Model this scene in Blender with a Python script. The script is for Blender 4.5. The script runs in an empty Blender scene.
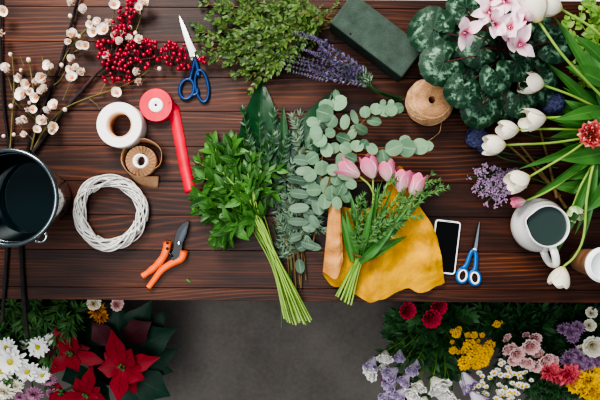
import bpy, math, random
from mathutils import Vector, Matrix, Quaternion
R = random.Random(11)
PI = math.pi
scene = bpy.context.scene
COL = scene.collection
ZT = 0.75            # table top height
ZC = 2.45            # camera height
F = 618.0            # focal length in pixels of a 600 px wide frame

def Q(px, py, z):
    s = (ZC - z) / F
    return Vector(((px - 300) * s, (200 - py) * s, z))
def P(px, py, h=0.0):
    return Q(px, py, ZT + h)
def U(a, b): return R.uniform(a, b)
def hexc(h, k=1.0):
    h = h.lstrip('#')
    o = []
    for i in (0, 2, 4):
        v = int(h[i:i+2], 16) / 255
        v = v / 12.92 if v <= 0.04045 else ((v + 0.055) / 1.055) ** 2.4
        o.append(v * k)
    return (o[0], o[1], o[2], 1)

# ---------------------------------------------------------------- node helpers
class NT:
    def __init__(s, name):
        s.m = bpy.data.materials.new(name); s.m.use_nodes = True
        s.t = s.m.node_tree; s.t.nodes.clear()
        s.out = s.n('ShaderNodeOutputMaterial')
        s.b = s.n('ShaderNodeBsdfPrincipled')
        s.l(s.b.outputs[0], s.out.inputs[0])
    def n(s, ty, **kw):
        x = s.t.nodes.new(ty)
        for k, v in kw.items(): setattr(x, k, v)
        return x
    def l(s, a, b): s.t.links.new(a, b)
    def set(s, sock, v):
        if hasattr(v, 'is_output'): s.l(v, sock)
        else: sock.default_value = v
    def math(s, op, a, b=0.0, c=None):
        x = s.n('ShaderNodeMath', operation=op)
        s.set(x.inputs[0], a); s.set(x.inputs[1], b)
        if c is not None: s.set(x.inputs[2], c)
        return x.outputs[0]
    def mix(s, f, a, b, blend='MIX'):
        x = s.n('ShaderNodeMix', data_type='RGBA', blend_type=blend)
        s.set(x.inputs[0], f); s.set(x.inputs[6], a); s.set(x.inputs[7], b)
        return x.outputs[2]
    def ramp(s, f, stops):
        x = s.n('ShaderNodeValToRGB'); e = x.color_ramp.elements
        while len(e) < len(stops): e.new(0.5)
        for i, (p, c) in enumerate(stops): e[i].position = p; e[i].color = c
        s.set(x.inputs[0], f); return x.outputs[0]
    def noise(s, vec, scale, detail=3, rough=0.5, dist=0.0):
        x = s.n('ShaderNodeTexNoise')
        if vec is not None: s.l(vec, x.inputs['Vector'])
        x.inputs['Scale'].default_value = scale; x.inputs['Detail'].default_value = detail
        x.inputs['Roughness'].default_value = rough; x.inputs['Distortion'].default_value = dist
        return x.outputs[0]
    def mapping(s, vec, scale=(1, 1, 1), loc=(0, 0, 0)):
        x = s.n('ShaderNodeMapping'); s.l(vec, x.inputs[0])
        x.inputs['Scale'].default_value = scale; x.inputs['Location'].default_value = loc
        return x.outputs[0]
    def obj(s): return s.n('ShaderNodeTexCoord').outputs['Object']
    def uv(s):
        x = s.n('ShaderNodeUVMap'); y = s.n('ShaderNodeSeparateXYZ'); s.l(x.outputs[0], y.inputs[0])
        return y.outputs[0], y.outputs[1]
    def bump(s, h, strength=0.3, dist=0.002):
        x = s.n('ShaderNodeBump'); x.inputs['Strength'].default_value = strength
        x.inputs['Distance'].default_value = dist; s.l(h, x.inputs['Height'])
        s.l(x.outputs[0], s.b.inputs['Normal']); return x.outputs[0]
    def col(s, c): s.set(s.b.inputs['Base Color'], c)
    def par(s, rough=0.5, metal=0.0, spec=0.5):
        s.b.inputs['Roughness'].default_value = rough; s.b.inputs['Metallic'].default_value = metal
        s.b.inputs['Specular IOR Level'].default_value = spec
    def transl(s, c, f):
        t = s.n('ShaderNodeBsdfTranslucent'); s.set(t.inputs[0], c)
        mx = s.n('ShaderNodeMixShader'); mx.inputs[0].default_value = f
        s.l(s.b.outputs[0], mx.inputs[1]); s.l(t.outputs[0], mx.inputs[2]); s.l(mx.outputs[0], s.out.inputs[0])

def plain(name, c, rough=0.5, metal=0.0, spec=0.5, var=0.15, scale=40, bump=0.0):
    t = NT(name); n = t.noise(t.obj(), scale, 3)
    c = hexc(c) if isinstance(c, str) else c
    dk = tuple(v * (1 - var) for v in c[:3]) + (1,); lt = tuple(min(1, v * (1 + var)) for v in c[:3]) + (1,)
    t.col(t.ramp(n, [(0.3, dk), (0.7, lt)])); t.par(rough, metal, spec)
    if bump: t.bump(n, bump, 0.002)
    return t.m

def leafmat(name, dark, light, vein=None, rough=0.45, spec=0.4, tr=0.15, veinw=0.05, side=0, scale=30):
    t = NT(name); u, v = t.uv()
    n = t.noise(t.obj(), scale, 2)
    oi = t.n('ShaderNodeObjectInfo').outputs['Random']
    isl = t.n('ShaderNodeNewGeometry').outputs['Random Per Island']
    f = t.math('ADD', t.math('MULTIPLY', n, 0.5), t.math('ADD', t.math('MULTIPLY', isl, 0.55), t.math('MULTIPLY', oi, 0.12)))
    c = t.ramp(f, [(0.15, hexc(dark)), (0.85, hexc(light))])
    if vein:
        d = t.math('ABSOLUTE', t.math('SUBTRACT', v, 0.5))
        k = t.math('LESS_THAN', d, veinw)
        if side:
            w = t.math('SINE', t.math('MULTIPLY', t.math('SUBTRACT', u, t.math('MULTIPLY', d, 0.6)), side * 6.283))
            k2 = t.math('MULTIPLY', t.math('GREATER_THAN', w, 0.9), 0.45)
            k = t.math('MAXIMUM', k, k2)
        c = t.mix(t.math('MULTIPLY', k, 0.6), c, hexc(vein))
    t.col(c); t.par(rough, 0, spec)
    if tr: t.transl(c, tr)
    return t.m

def petalmat(name, base, tip, p0=0.1, p1=0.5, rough=0.6, tr=0.2, edge=None, var=0.12, stripe=None):
    t = NT(name); u, v = t.uv()
    c = t.ramp(u, [(p0, hexc(base)), (p1, hexc(tip))])
    if stripe:
        d = t.math('ABSOLUTE', t.math('SUBTRACT', v, 0.5))
        k = t.math('MULTIPLY', t.math('SUBTRACT', 1.0, t.math('MULTIPLY', d, 4.0)), 0.8)
        c = t.mix(t.math('MAXIMUM', k, 0.0), c, hexc(stripe))
    if edge:
        d = t.math('ABSOLUTE', t.math('SUBTRACT', v, 0.5))
        k = t.math('GREATER_THAN', d, 0.4)
        c = t.mix(t.math('MULTIPLY', k, 0.6), c, hexc(edge))
    n = t.noise(t.obj(), 60, 2)
    isl = t.n('ShaderNodeNewGeometry').outputs['Random Per Island']
    k = t.math('ADD', t.math('MULTIPLY', n, var), t.math('MULTIPLY', isl, var))
    c = t.mix(k, c, hexc('#5a4a48'))
    t.col(c); t.par(rough, 0, 0.25)
    if tr: t.transl(c, tr)
    return t.m

# ---------------------------------------------------------------- mesh builder
SH = {
 'ovate': lambda t: math.sin(PI * t ** 0.72) ** 0.85,
 'lance': lambda t: math.sin(PI * t ** 0.62) ** 1.25,
 'round': lambda t: math.sqrt(max(0, 1 - (2 * t - 1) ** 2)),
 'spear': lambda t: (1 - t ** 2.2) * (0.45 + 0.55 * min(1, t * 3.2)) if t < 1 else 0,
 'petal': lambda t: max(0.12, math.sin(PI * (0.06 + 0.86 * t)) ** 0.6),
 'obov': lambda t: math.sin(PI * t ** 1.5) ** 0.8 if 0 < t < 1 else (0.1 if t <= 0 else 0),
 'bract': lambda t: math.sin(PI * t ** 0.8) ** 1.1 * (1 + 0.12 * math.sin(t * 14)),
}
def spline(pts, n):
    pts = [Vector(p) for p in pts]
    if len(pts) < 3:
        return [pts[0].lerp(pts[-1], i / n) for i in range(n + 1)]
    q = [pts[0] * 2 - pts[1]] + pts + [pts[-1] * 2 - pts[-2]]
    m = len(pts) - 1; out = []
    for i in range(n + 1):
        x = i / n * m; k = min(int(x), m - 1); t = x - k
        a, b, c, d = q[k], q[k+1], q[k+2], q[k+3]
        out.append(0.5 * ((2*b) + (c-a)*t + (2*a-5*b+4*c-d)*t*t + (3*b-a-3*c+d)*t**3))
    return out
def frames(pts):
    out = []
    for i in range(len(pts)):
        d = (pts[min(i+1, len(pts)-1)] - pts[max(i-1, 0)])
        d = d.normalized() if d.length > 1e-9 else Vector((0, 0, 1))
        out.append(d)
    return out

class MB:
    def __init__(s): s.V = []; s.T = []; s.Fc = []; s.M = []
    def v(s, p, uv=(0.5, 0.5)): s.V.append((p[0], p[1], p[2])); s.T.append(uv); return len(s.V) - 1
    def f(s, idx, mi=0): s.Fc.append(tuple(idx)); s.M.append(mi)
    def grid(s, rows, uvs=None, mi=0, cu=False, cv=False):
        n, m = len(rows), len(rows[0]); b = len(s.V)
        for i in range(n):
            for j in range(m):
                s.v(rows[i][j], uvs[i][j] if uvs else (i / max(1, n-1), j / max(1, m-1)))
        for i in range(n if cu else n - 1):
            for j in range(m if cv else m - 1):
                i2, j2 = (i+1) % n, (j+1) % m
                s.f((b+i*m+j, b+i2*m+j, b+i2*m+j2, b+i*m+j2), mi)
        return b
    def tube(s, pts, r, seg=6, mi=0, cap=True, closed=False, flat=1.0, up=None):
        pts = [Vector(p) for p in pts]; n = len(pts)
        if closed:
            ds = [(pts[(i+1) % n] - pts[i-1]).normalized() for i in range(n)]
        else: ds = frames(pts)
        x = Vector(up) if up else (Vector((0, 0, 1)) if abs(ds[0].z) < 0.9 else Vector((1, 0, 0)))
        rows = []
        for i in range(n):
            if up: x = Vector(up)
            x = x - ds[i] * x.dot(ds[i]); x = x.normalized() if x.length > 1e-6 else ds[i].orthogonal().normalized()
            y = ds[i].cross(x)
            rr = r if isinstance(r, (int, float)) else (r[i] if len(r) == n else r[0] + (r[1] - r[0]) * i / max(1, n-1))
            rows.append([pts[i] + x * (math.cos(a) * rr * flat) + y * (math.sin(a) * rr) for a in (2*PI*k/seg for k in range(seg))])
        b = s.grid(rows, mi=mi, cu=closed, cv=True)
        if cap and not closed:
            s.f([b + k for k in range(seg)][::-1], mi); s.f([b + (n-1)*seg + k for k in range(seg)], mi)
    def lathe(s, prof, c, seg=48, mi=0, fn=None, close=False):
        rows = []
        for i, (r, z) in enumerate(prof):
            row = []
            for k in range(seg):
                a = 2*PI*k/seg; rr = r * (fn(a, i, r, z) if fn else 1)
                row.append((c[0] + rr*math.cos(a), c[1] + rr*math.sin(a), c[2] + z))
            rows.append(row)
        s.grid(rows, mi=mi, cv=True, cu=close)
    def sphere(s, c, r, seg=8, rings=6, mi=0, sq=(1, 1, 1)):
        rows = []
        for i in range(rings + 1):
            th = PI * i / rings
            rows.append([(c[0]+r*sq[0]*math.sin(th)*math.cos(2*PI*k/seg), c[1]+r*sq[1]*math.sin(th)*math.sin(2*PI*k/seg), c[2]-r*sq[2]*math.cos(th)) for k in range(seg)])
        s.grid(rows, mi=mi, cv=True)
    def leaf(s, base, d, n, L, W, bend=0.3, cup=0.2, shape='ovate', nu=6, mi=0, half=1, wave=0.0, sway=0.0):
        d = Vector(d).normalized(); n = Vector(n); n = n - d * n.dot(d)
        n = n.normalized() if n.length > 1e-6 else d.orthogonal().normalized()
        side = d.cross(n); pos = Vector(base); sh = SH[shape]; rows = []; uvs = []; ph = U(0, 6)
        for i in range(nu + 1):
            t = i / nu; a = bend * t
            dd = d * math.cos(a) - n * math.sin(a) + side * (sway * t); nn = n * math.cos(a) + d * math.sin(a)
            if i: pos = pos + dd * (L / nu)
            w = W / 2 * max(0.0, sh(t)) if 0 < t < 1 else W / 2 * max(0.02, sh(t) if shape in ('petal', 'spear') else 0.02)
            ks = [k / half for k in range(-half, half + 1)]
            rows.append([pos + side * (q * w) + nn * (cup * abs(q) * w + wave * W * q * math.sin(t * 9 + ph)) for q in ks])
            uvs.append([(t, 0.5 + 0.5 * q) for q in ks])
        s.grid(rows, uvs, mi)
    def prism(s, poly, z0, z1, mi=0, inset=0.0):
        n = len(poly); b = len(s.V)
        cx = sum(p[0] for p in poly)/n; cy = sum(p[1] for p in poly)/n
        def ins(p): 
            dx, dy = cx-p[0], cy-p[1]; l = math.hypot(dx, dy) or 1
            return (p[0]+dx/l*inset, p[1]+dy/l*inset)
        for p in poly: s.v((p[0], p[1], z0))
        for p in poly: s.v((p[0], p[1], z1 - inset))
        top = b + n
        for i in range(n): s.f((b+i, b+(i+1) % n, b+n+(i+1) % n, b+n+i), mi)
        if inset:
            for p in poly: q = ins(p); s.v((q[0], q[1], z1))
            top = b + 2*n
            for i in range(n): s.f((b+n+i, b+n+(i+1) % n, top+(i+1) % n, top+i), mi)
        s.f([top+i for i in range(n)], mi); s.f([b+i for i in range(n)][::-1], mi)
    def box(s, c, sz, mi=0, uv=(0.5, 0.5)):
        b = len(s.V)
        for z in (-1, 1):
            for x, y in ((-1, -1), (1, -1), (1, 1), (-1, 1)):
                s.v((c[0]+x*sz[0]/2, c[1]+y*sz[1]/2, c[2]+z*sz[2]/2), uv)
        for q in ((3, 2, 1, 0), (4, 5, 6, 7), (0, 1, 5, 4), (1, 2, 6, 5), (2, 3, 7, 6), (3, 0, 4, 7)): s.f([b+k for k in q], mi)
    def cup_petal(s, az, ha, rf, zf, nu=5, nv=4, wsh=None, ruffle=0.0, tipdrop=0.0, mi=0, flare=0.0):
        rows = []; uvs = []; ph = U(0, 6)
        for i in range(nu + 1):
            t = i / nu; row = []; uu = []
            for j in range(nv + 1):
                q = -1 + 2*j/nv; a = az + ha * (wsh(t) if wsh else 1) * q
                r = rf(t) + ruffle * t * t * math.sin(q * 7 + ph); z = zf(t) - tipdrop * q*q*t*t + ruffle * t * t * math.cos(q * 6 + ph)
                r += flare * q*q*t
                row.append((r*math.cos(a), r*math.sin(a), z)); uu.append((t, (q+1)/2))
            rows.append(row); uvs.append(uu)
        s.grid(rows, uvs, mi)
    def mesh(s, name, mats, off=(0, 0, 0), smooth=True):
        me = bpy.data.meshes.new(name)
        o = off
        me.from_pydata([(p[0]-o[0], p[1]-o[1], p[2]-o[2]) for p in s.V], [], s.Fc)
        if not isinstance(mats, (list, tuple)): mats = [mats]
        for m in mats: me.materials.append(m)
        me.polygons.foreach_set('material_index', s.M)
        me.polygons.foreach_set('use_smooth', [smooth] * len(s.Fc))
        ul = me.uv_layers.new(name='UVMap'); li = [0] * len(me.loops); me.loops.foreach_get('vertex_index', li)
        fl = []
        for i in li: fl += s.T[i]
        ul.data.foreach_set('uv', fl); me.update()
        return me

# ---------------------------------------------------------------- object helpers
def props(o, label, cat, group=None):
    o['label'] = label; o['category'] = cat
    if group: o['group'] = group
    return o
def thing(name, label, cat, loc, group=None):
    o = bpy.data.objects.new(name, None); o.empty_display_size = 0.02; COL.objects.link(o); o.location = loc
    return props(o, label, cat, group)
def worg(o):
    v = Vector((0, 0, 0))
    while o is not None: v += o.location; o = o.parent
    return v
def part(mb, name, mats, parent, smooth=True, origin=None):
    po = worg(parent); og = Vector(origin) if origin is not None else po
    ob = bpy.data.objects.new(name, mb.mesh(name, mats, og, smooth)); COL.objects.link(ob)
    ob.parent = parent; ob.location = og - po
    return ob
def single(mb, name, mats, label, cat, loc, group=None, smooth=True):
    ob = bpy.data.objects.new(name, mb.mesh(name, mats, loc, smooth)); COL.objects.link(ob); ob.location = loc
    return props(ob, label, cat, group)
def struct(mb, name, mats, loc=(0, 0, 0), smooth=False):
    ob = bpy.data.objects.new(name, mb.mesh(name, mats, loc, smooth)); COL.objects.link(ob); ob.location = loc
    ob['kind'] = 'structure'; return ob
def quat(axis, spin=0.0):
    axis = Vector(axis).normalized()
    return Vector((0, 0, 1)).rotation_difference(axis) @ Quaternion((0, 0, 1), spin)
def inst(me, name, parent, loc, axis=(0, 0, 1), spin=0.0, sc=1.0, local=False):
    ob = bpy.data.objects.new(name, me); COL.objects.link(ob); ob.parent = parent
    ob.location = Vector(loc) if local else Vector(loc) - worg(parent)
    ob.rotation_mode = 'QUATERNION'; ob.rotation_quaternion = quat(axis, spin)
    ob.scale = (sc, sc, sc) if isinstance(sc, (int, float)) else sc
    return ob
def sub(me, name, parent):
    ob = bpy.data.objects.new(name, me); COL.objects.link(ob); ob.parent = parent; return ob
def bevel(ob, w, seg=3):
    m = ob.modifiers.new('bevel', 'BEVEL'); m.width = w; m.segments = seg; m.limit_method = 'ANGLE'; m.angle_limit = 0.6
    return ob

def foliage_on(mb, pts, n, L, W, shape, t0=0.15, t1=1.0, ang=55, opp=True, tilt=0.5, bend=0.4, cup=0.2, mi=0, up=(0, 0, 1), taper=0.5, jit=0.3, zmin=None, nu=5, tip=True):
    ds = frames(pts); m = len(pts) - 1; up = Vector(up)
    for i in range(n):
        t = t0 + (t1 - t0) * (i + U(-0.3, 0.3)) / max(1, n - 1); t = min(1, max(0, t))
        k = min(m - 1, int(t * m)); p = pts[k].lerp(pts[k+1], t*m - k); d = ds[k]
        side = d.cross(up); side = side.normalized() if side.length > 1e-5 else Vector((1, 0, 0))
        sc = 1 - taper * t; sc *= U(0.8, 1.15)
        for sg in ((1, -1) if opp else ((1,) if i % 2 else (-1,))):
            a = math.radians(ang) * U(1 - jit, 1 + jit) * (1 - 0.4*t)
            rot = Quaternion(d, U(-tilt, tilt) * 1.2 + (0 if not opp else 0))
            dd = rot @ (d * math.cos(a) + side * (sg * math.sin(a)))
            dd = dd + up * U(-0.1, tilt * 0.6)
            nn = rot @ up + Vector((U(-tilt, tilt), U(-tilt, tilt), 0)) * 0.7
            q = p.copy()
            if zmin is not None:
                if q.z < zmin: q.z = zmin
                e = q.z + dd.normalized().z * L * sc
                if e < zmin: dd.z = (zmin - q.z) / (L * sc) 
            mb.leaf(q, dd, nn, L * sc, W * sc, bend * U(0.2, 1.2), cup, shape, nu, mi)
    if tip: mb.leaf(pts[-1], ds[-1], up, L * (1 - taper) , W * (1 - taper), bend, cup, shape, nu, mi)

def sprig(name, label, cat, path, n, L, W, shape, mstem, mleaf, r=(0.002, 0.001), twigs=0, twl=0.04, twn=6, group=None, pn=14, loc=None, fname='foliage', **kw):
    pts = spline(path, pn); th = thing(name, label, cat, loc or pts[0], group)
    st = MB(); st.tube(pts, r, 6); fo = MB()
    foliage_on(fo, pts, n, L, W, shape, **kw)
    ds = frames(pts)
    for i in range(twigs):
        t = max(.25, kw.get('t0', .2)) + (.93 - max(.25, kw.get('t0', .2))) * i / max(1, twigs - 1); k = min(pn - 1, int(t * pn)); d = ds[k]
        side = d.cross(Vector((0, 0, 1))).normalized() * (1 if i % 2 else -1)
        dd = (d * U(0.7, 1) + side * U(0.4, 0.9) + Vector((0, 0, U(-0.1, 0.45)))).normalized()
        l = twl * U(0.7, 1.2) * (1 - 0.35*t)
        tp = [pts[k], pts[k] + dd * l * 0.5 + Vector((0, 0, 0.003)), pts[k] + dd * l + d * l * 0.25]
        tp = spline(tp, 5); st.tube(tp, (r[1] * 1.1, r[1] * 0.7), 4)
        foliage_on(fo, tp, twn, L * 0.9, W * 0.9, shape, **dict(kw, t0=0.2))
    part(st, 'stem', mstem, th); part(fo, fname, mleaf, th)
    return th

def rose_mesh(name, mat, Rr, H, layers=4, ruffle=.0, opn=.5):
    b = MB()
    for L in range(layers):
        f = (L + 1)/layers; n = 3 if L == 0 else 5
        for i in range(n):
            az = 2*PI*i/n + L*.7 + U(-.15, .15)
            rf = lambda t, f=f: Rr*f*(.25 + .75*math.sin(PI/2*min(1, t*1.15))) * (1 if t < .8 else 1 + opn*.25*(t - .8)/.2*f)
            hh = H*(1.0 - .42*(f - .25)*opn*1.2)*U(.94, 1.05)
            zf = lambda t, hh=hh, f=f: hh*math.sin(PI/2*t*(1 + .35*opn*f))
            b.cup_petal(az, 3.6/n, rf, zf, 6, 6, lambda t: .35 + .65*math.sin(PI*min(.5, .1 + t*.62)) - (.22*t**6), ruffle, .004)
    return b.mesh(name, mat)
# ================================================================ materials of the place
def wood_mat():
    t = NT('charred_pine'); u, v = t.uv(); o = t.obj()
    sep = t.n('ShaderNodeSeparateXYZ'); t.l(o, sep.inputs[0]); x, y = sep.outputs[0], sep.outputs[1]
    off = t.math('MULTIPLY', u, 37.0)
    def vec(sx, sy):
        c = t.n('ShaderNodeCombineXYZ')
        t.set(c.inputs[0], t.math('ADD', t.math('MULTIPLY', x, sx), off)); t.set(c.inputs[1], t.math('MULTIPLY', y, sy)); t.set(c.inputs[2], off)
        return c.outputs[0]
    n1 = t.noise(vec(0.8, 5), 1.0, 2, 0.4)
    ph = t.math('ADD', t.math('MULTIPLY', y, 520.0), t.math('MULTIPLY', n1, 95.0))
    w = t.math('POWER', t.math('MULTIPLY_ADD', t.math('SINE', ph), 0.5, 0.5), 3.0)
    msk = t.ramp(t.noise(vec(1.0, 9), 1.0, 2, 0.5), [(0.44, (0, 0, 0, 1)), (0.60, (1, 1, 1, 1))])
    w = t.math('MULTIPLY', w, t.math('MULTIPLY_ADD', msk, 0.8, 0.2))
    st = t.noise(vec(7, 520), 1.0, 2, 0.6)
    st2 = t.noise(vec(3.2, 170), 1.0, 4, 0.65)
    lo = t.noise(vec(2.0, 12), 1.0, 3, 0.5)
    f = t.math('ADD', t.math('MULTIPLY', st, 0.38), t.math('MULTIPLY', st2, 0.40))
    f = t.math('ADD', f, t.math('MULTIPLY', t.math('SUBTRACT', lo, 0.5), 0.62))
    f = t.math('ADD', f, t.math('MULTIPLY_ADD', w, 0.20, -0.03))
    c = t.ramp(f, [(0.18, hexc('#190c08')), (0.35, hexc('#381b11')), (0.48, hexc('#542b19')), (0.62, hexc('#723f22')), (0.80, hexc('#c4722f'))])
    c = t.mix(t.math('MULTIPLY', v, 0.45), c, hexc('#2c1813'))
    t.col(c); t.par(0.5, 0, 0.4)
    t.bump(f, 0.35, 0.002)
    return t.m
M = {}
M['wood'] = wood_mat()
def concrete():
    t = NT('concrete'); o = t.obj()
    a = t.noise(o, 3.5, 5, 0.6); b = t.noise(o, 60, 3, 0.6)
    f = t.math('ADD', t.math('MULTIPLY', a, 0.7), t.math('MULTIPLY', b, 0.3))
    t.col(t.ramp(f, [(0.3, hexc('#665e58')), (0.7, hexc('#867d76'))])); t.par(0.7, 0, 0.3); t.bump(b, 0.2, 0.002)
    return t.m
M['concrete'] = concrete()
M['wall'] = plain('white_plaster', '#f1efec', 0.8, var=0.03)
M['darkwood'] = plain('dark_wood_frame', '#2a1a15', 0.6, scale=20)

# ================================================================ setting
mb = MB(); mb.grid([[(-3, -2.4, 0), (-3, 2.4, 0)], [(3, -2.4, 0), (3, 2.4, 0)]][::-1]); struct(mb, 'floor', M['concrete'])
mb = MB(); mb.box((0, 0.68, 0.35), (6, 0.235, 0.70)); struct(mb, 'wall_back', M['wall'])

# ================================================================ table
TA = math.radians(-0.38); ct, sn = math.cos(TA), math.sin(TA)
table = thing('work_table', 'long dark charred-wood plank work table holding the flowers and tools', 'table', (0, 0.14, 0))
def tr(x, y): return (x*ct - y*sn, x*sn + y*ct)
mb = MB()
edges = [-3.5] + [8 + 35*k for k in range(9)] + [301.3]
seam = [1.5, 8, 43, 78, 112, 147, 182, 216, 251, 288.5, 301.3]
for i in range(len(seam) - 1):
    y1, y0 = (200 - seam[i]) * 0.00275, (200 - seam[i+1]) * 0.00275
    if i == 0: y1 = 0.5525
    g = 0.0004; pid = R.random(); tint = R.choice([0, 0.1, 0.25, 0.4])
    b = len(mb.V); mb.box((0, (y0+y1)/2, ZT - 0.016), (2.5, y1-y0-2*g, 0.032), uv=(pid, tint))
n = len(mb.V)
for k in range(n):
    x, y, z = mb.V[k]; a = tr(x, y); mb.V[k] = (a[0], a[1], z)
top = part(mb, 'tabletop', M['wood'], table, smooth=False); bevel(top, 0.0008, 1)
mb = MB(); mb.box((0, 0.137, ZT - 0.041), (2.46, 0.80, 0.016)); part(mb, 'underboard', M['darkwood'], table, False)
for x in (-1.15, 1.15):
    for y in (-0.2, 0.48):
        mb = MB(); mb.prism([(x-.035, y-.035), (x+.035, y-.035), (x+.035, y+.035), (x-.035, y+.035)], 0, ZT - 0.049); part(mb, 'leg', M['darkwood'], table, False)

# ================================================================ tools and wares
M['steel'] = plain('brushed_steel', '#c9cbc9', 0.25, 1.0, var=0.05, scale=80)
M['darksteel'] = plain('dark_steel', '#3a3f44', 0.35, 1.0, var=0.1)
M['bluepl'] = plain('blue_plastic', '#123c70', 0.35, var=0.08)
M['bluepl2'] = plain('bright_blue_plastic', '#1a5f9e', 0.35, var=0.05)
M['whitepl'] = plain('white_plastic', '#ecebe8', 0.4, var=0.03)
M['blackpl'] = plain('black_plastic', '#15171a', 0.4, var=0.1)
M['orangepl'] = plain('orange_plastic', '#ee6a2c', 0.4, var=0.06)
M['chrome'] = plain('polished_metal', '#b9bcbb', 0.12, 1.0, var=0.05)
M['pewter'] = plain('dark_pewter', '#3b4648', 0.28, 0.9, var=0.2, scale=14)
M['rimmetal'] = plain('worn_rim_metal', '#70787a', 0.22, 0.95, var=0.15, scale=30)

def xy(px, py, h=0.0):
    p = P(px, py, h); return (p.x, p.y)
def ring_path(c, rx, ry, ang, z, n=28):
    a = math.radians(ang); out = []
    for k in range(n):
        t = 2*PI*k/n; x, y = rx*math.cos(t), ry*math.sin(t)
        p = P(c[0] + x*math.cos(a) - y*math.sin(a), c[1] + x*math.sin(a) + y*math.cos(a), 0); p.z = ZT + z; out.append(p)
    return out
def blade_poly(tip, piv, w, curve=0.0, n=10, h=0.0):
    a = Vector(xy(*tip, h)); b = Vector(xy(*piv, h)); d = (a - b); L = d.length; d.normalize(); s = Vector((-d.y, d.x))
    l, r = [], []
    for i in range(n + 1):
        t = i / n; ww = w * (1 - t**1.6) ** 0.8 if t < 1 else 0
        c = b + d*L*t + s*curve*math.sin(PI*t)
        l.append(c + s*ww*0.5); r.append(c - s*ww*0.5)
    r = r[:-1]
    return [(p.x, p.y) for p in r + l[::-1]]

# big scissors
sc = thing('scissors', 'large open scissors with dark blue ring handles, steel blades pointing to the top edge', 'scissors', P(195, 60, 0))
b = MB(); b.prism(blade_poly((179.5, 16), (196, 60), 0.021, 0.001), ZT+.006, ZT+.0085, inset=.0006); part(b, 'blade', M['steel'], sc, False)
b = MB(); b.prism(blade_poly((180.5, 17), (194.5, 60), 0.017, -0.002), ZT+.0085, ZT+.011, inset=.0006); part(b, 'blade', M['steel'], sc, False)
b = MB(); b.lathe([(0, .0125), (.004, .0125), (.0048, .0118), (.0048, .005)], P(195, 57, 0), 18); part(b, 'screw', M['chrome'], sc)
h = MB(); h.tube(ring_path((187.3, 89.5), 7, 10, 12, .0075), .0048, 8, closed=True, flat=.85)
h.tube(spline([P(195.5, 57, .009), P(192.5, 69, .008), P(190, 80, .0075)], 8), [.006, .0048], 8, flat=.8)
h.tube(spline([P(192, 96, .0075), P(197.5, 93, .0075), P(197, 88, .0075)], 6), .0045, 8); part(h, 'handle', M['bluepl'], sc)
h = MB(); h.tube(ring_path((202.2, 86.5), 6.3, 16, -9, .0075), .0042, 8, closed=True, flat=.85)
h.tube(spline([P(194.5, 57, .01), P(197, 65, .008), P(198.5, 76, .0075)], 8), [.006, .0045], 8, flat=.8); part(h, 'handle', M['bluepl'], sc)

# small scissors
sc = thing('scissors', 'small scissors with bright blue handles ringed in white, blades closed, beside the phone', 'scissors', P(473.5, 250, 0))
b = MB(); b.prism(blade_poly((478.6, 219.5), (473, 252), 0.0105, 0), ZT+.005, ZT+.0068, inset=.0004); part(b, 'blade', M['darksteel'], sc, False)
b = MB(); b.prism(blade_poly((478.9, 220), (474.2, 252), 0.009, 0), ZT+.0068, ZT+.0086, inset=.0004); part(b, 'blade', M['steel'], sc, False)
b = MB(); b.lathe([(0, .0108), (.0045, .0106), (.0055, .0098), (.0055, .004)], P(473.6, 249.8, 0), 18); part(b, 'screw', M['whitepl'], sc)
for c, a, k in (((461.8, 275.2), 12, (470.5, 254, 466, 266)), ((474, 277.5), -8, (476, 254, 475.5, 267))):
    h = MB(); h.tube(ring_path(c, 5.2, 7.0, a, .006), .0050, 8, closed=True, flat=.8)
    h.tube(spline([P(473.5, 250, .008), P(k[0], k[1], .008), P(k[2], k[3], .0065), P(c[0], c[1] - 6, .006)], 10), [.0055, .0085], 8, flat=.6, up=(0, 0, 1))
    ho = part(h, 'handle', M['bluepl2'], sc)
    g = MB(); g.tube(ring_path(c, 3.9, 5.6, a, .0085), .0028, 8, closed=True); part(g, 'grip_ring', M['whitepl'], ho)

# pruner
pr = thing('pruning_shears', 'garden pruning shears with bright orange handles and black curved blades', 'pruning shears', P(175, 258, 0))
h = MB(); h.tube(spline([P(142.5, 276.3, .012), P(150, 271, .012), P(158.8, 263, .012), P(165.5, 252.8, .012), P(167.8, 241.5, .012)], 18), [.0085 + .0007*math.sin(i*1.5) + .0035*(i/18) for i in range(19)], 10, flat=.75); ho = part(h, 'handle', M['orangepl'], pr)
for p in ((167.5, 243), (167.2, 248.5)):
    g = MB(); g.lathe([(0, .0022), (.0036, .002), (.004, 0)], P(p[0], p[1], .0195), 12); part(g, 'rivet', M['blackpl'], ho)
h = MB(); h.tube(spline([P(148.5, 287.5, .012), P(154.3, 279.8, .012), P(162.2, 269.7, .012), P(173.4, 262.5, .012), P(181.3, 258.4, .012), P(184, 250.5, .012)], 20), [.0078 + .0045*(i/20) for i in range(21)], 10, flat=.75); part(h, 'handle', M['orangepl'], pr)
b = MB(); b.prism([xy(*q) for q in ((173, 259), (175.5, 261), (180, 257), (183, 250), (184, 243), (188, 233), (190.2, 222.5), (189.3, 220.2), (184, 223), (178.5, 229), (175.5, 238), (175, 248), (171.5, 255))], ZT+.0155, ZT+.019, inset=.001); part(b, 'blade', M['blackpl'], pr, False)
b = MB(); b.prism([xy(*q) for q in ((182.5, 242), (186.5, 234), (188.5, 225), (186.5, 226.5), (182, 233), (180, 240))], ZT+.019, ZT+.0205); part(b, 'cutting_edge', M['darksteel'], pr, False)
b = MB(); b.lathe([(0, .006), (.005, .006), (.006, .005), (.006, 0)], P(179, 243.5, .0185), 16); part(b, 'pivot_bolt', M['chrome'], pr)
b = MB(); b.tube(spline([P(168, 252, .014), P(171, 255, .018), P(174, 257, .014)], 8), .004, 8); part(b, 'spring', M['darksteel'], pr)

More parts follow.
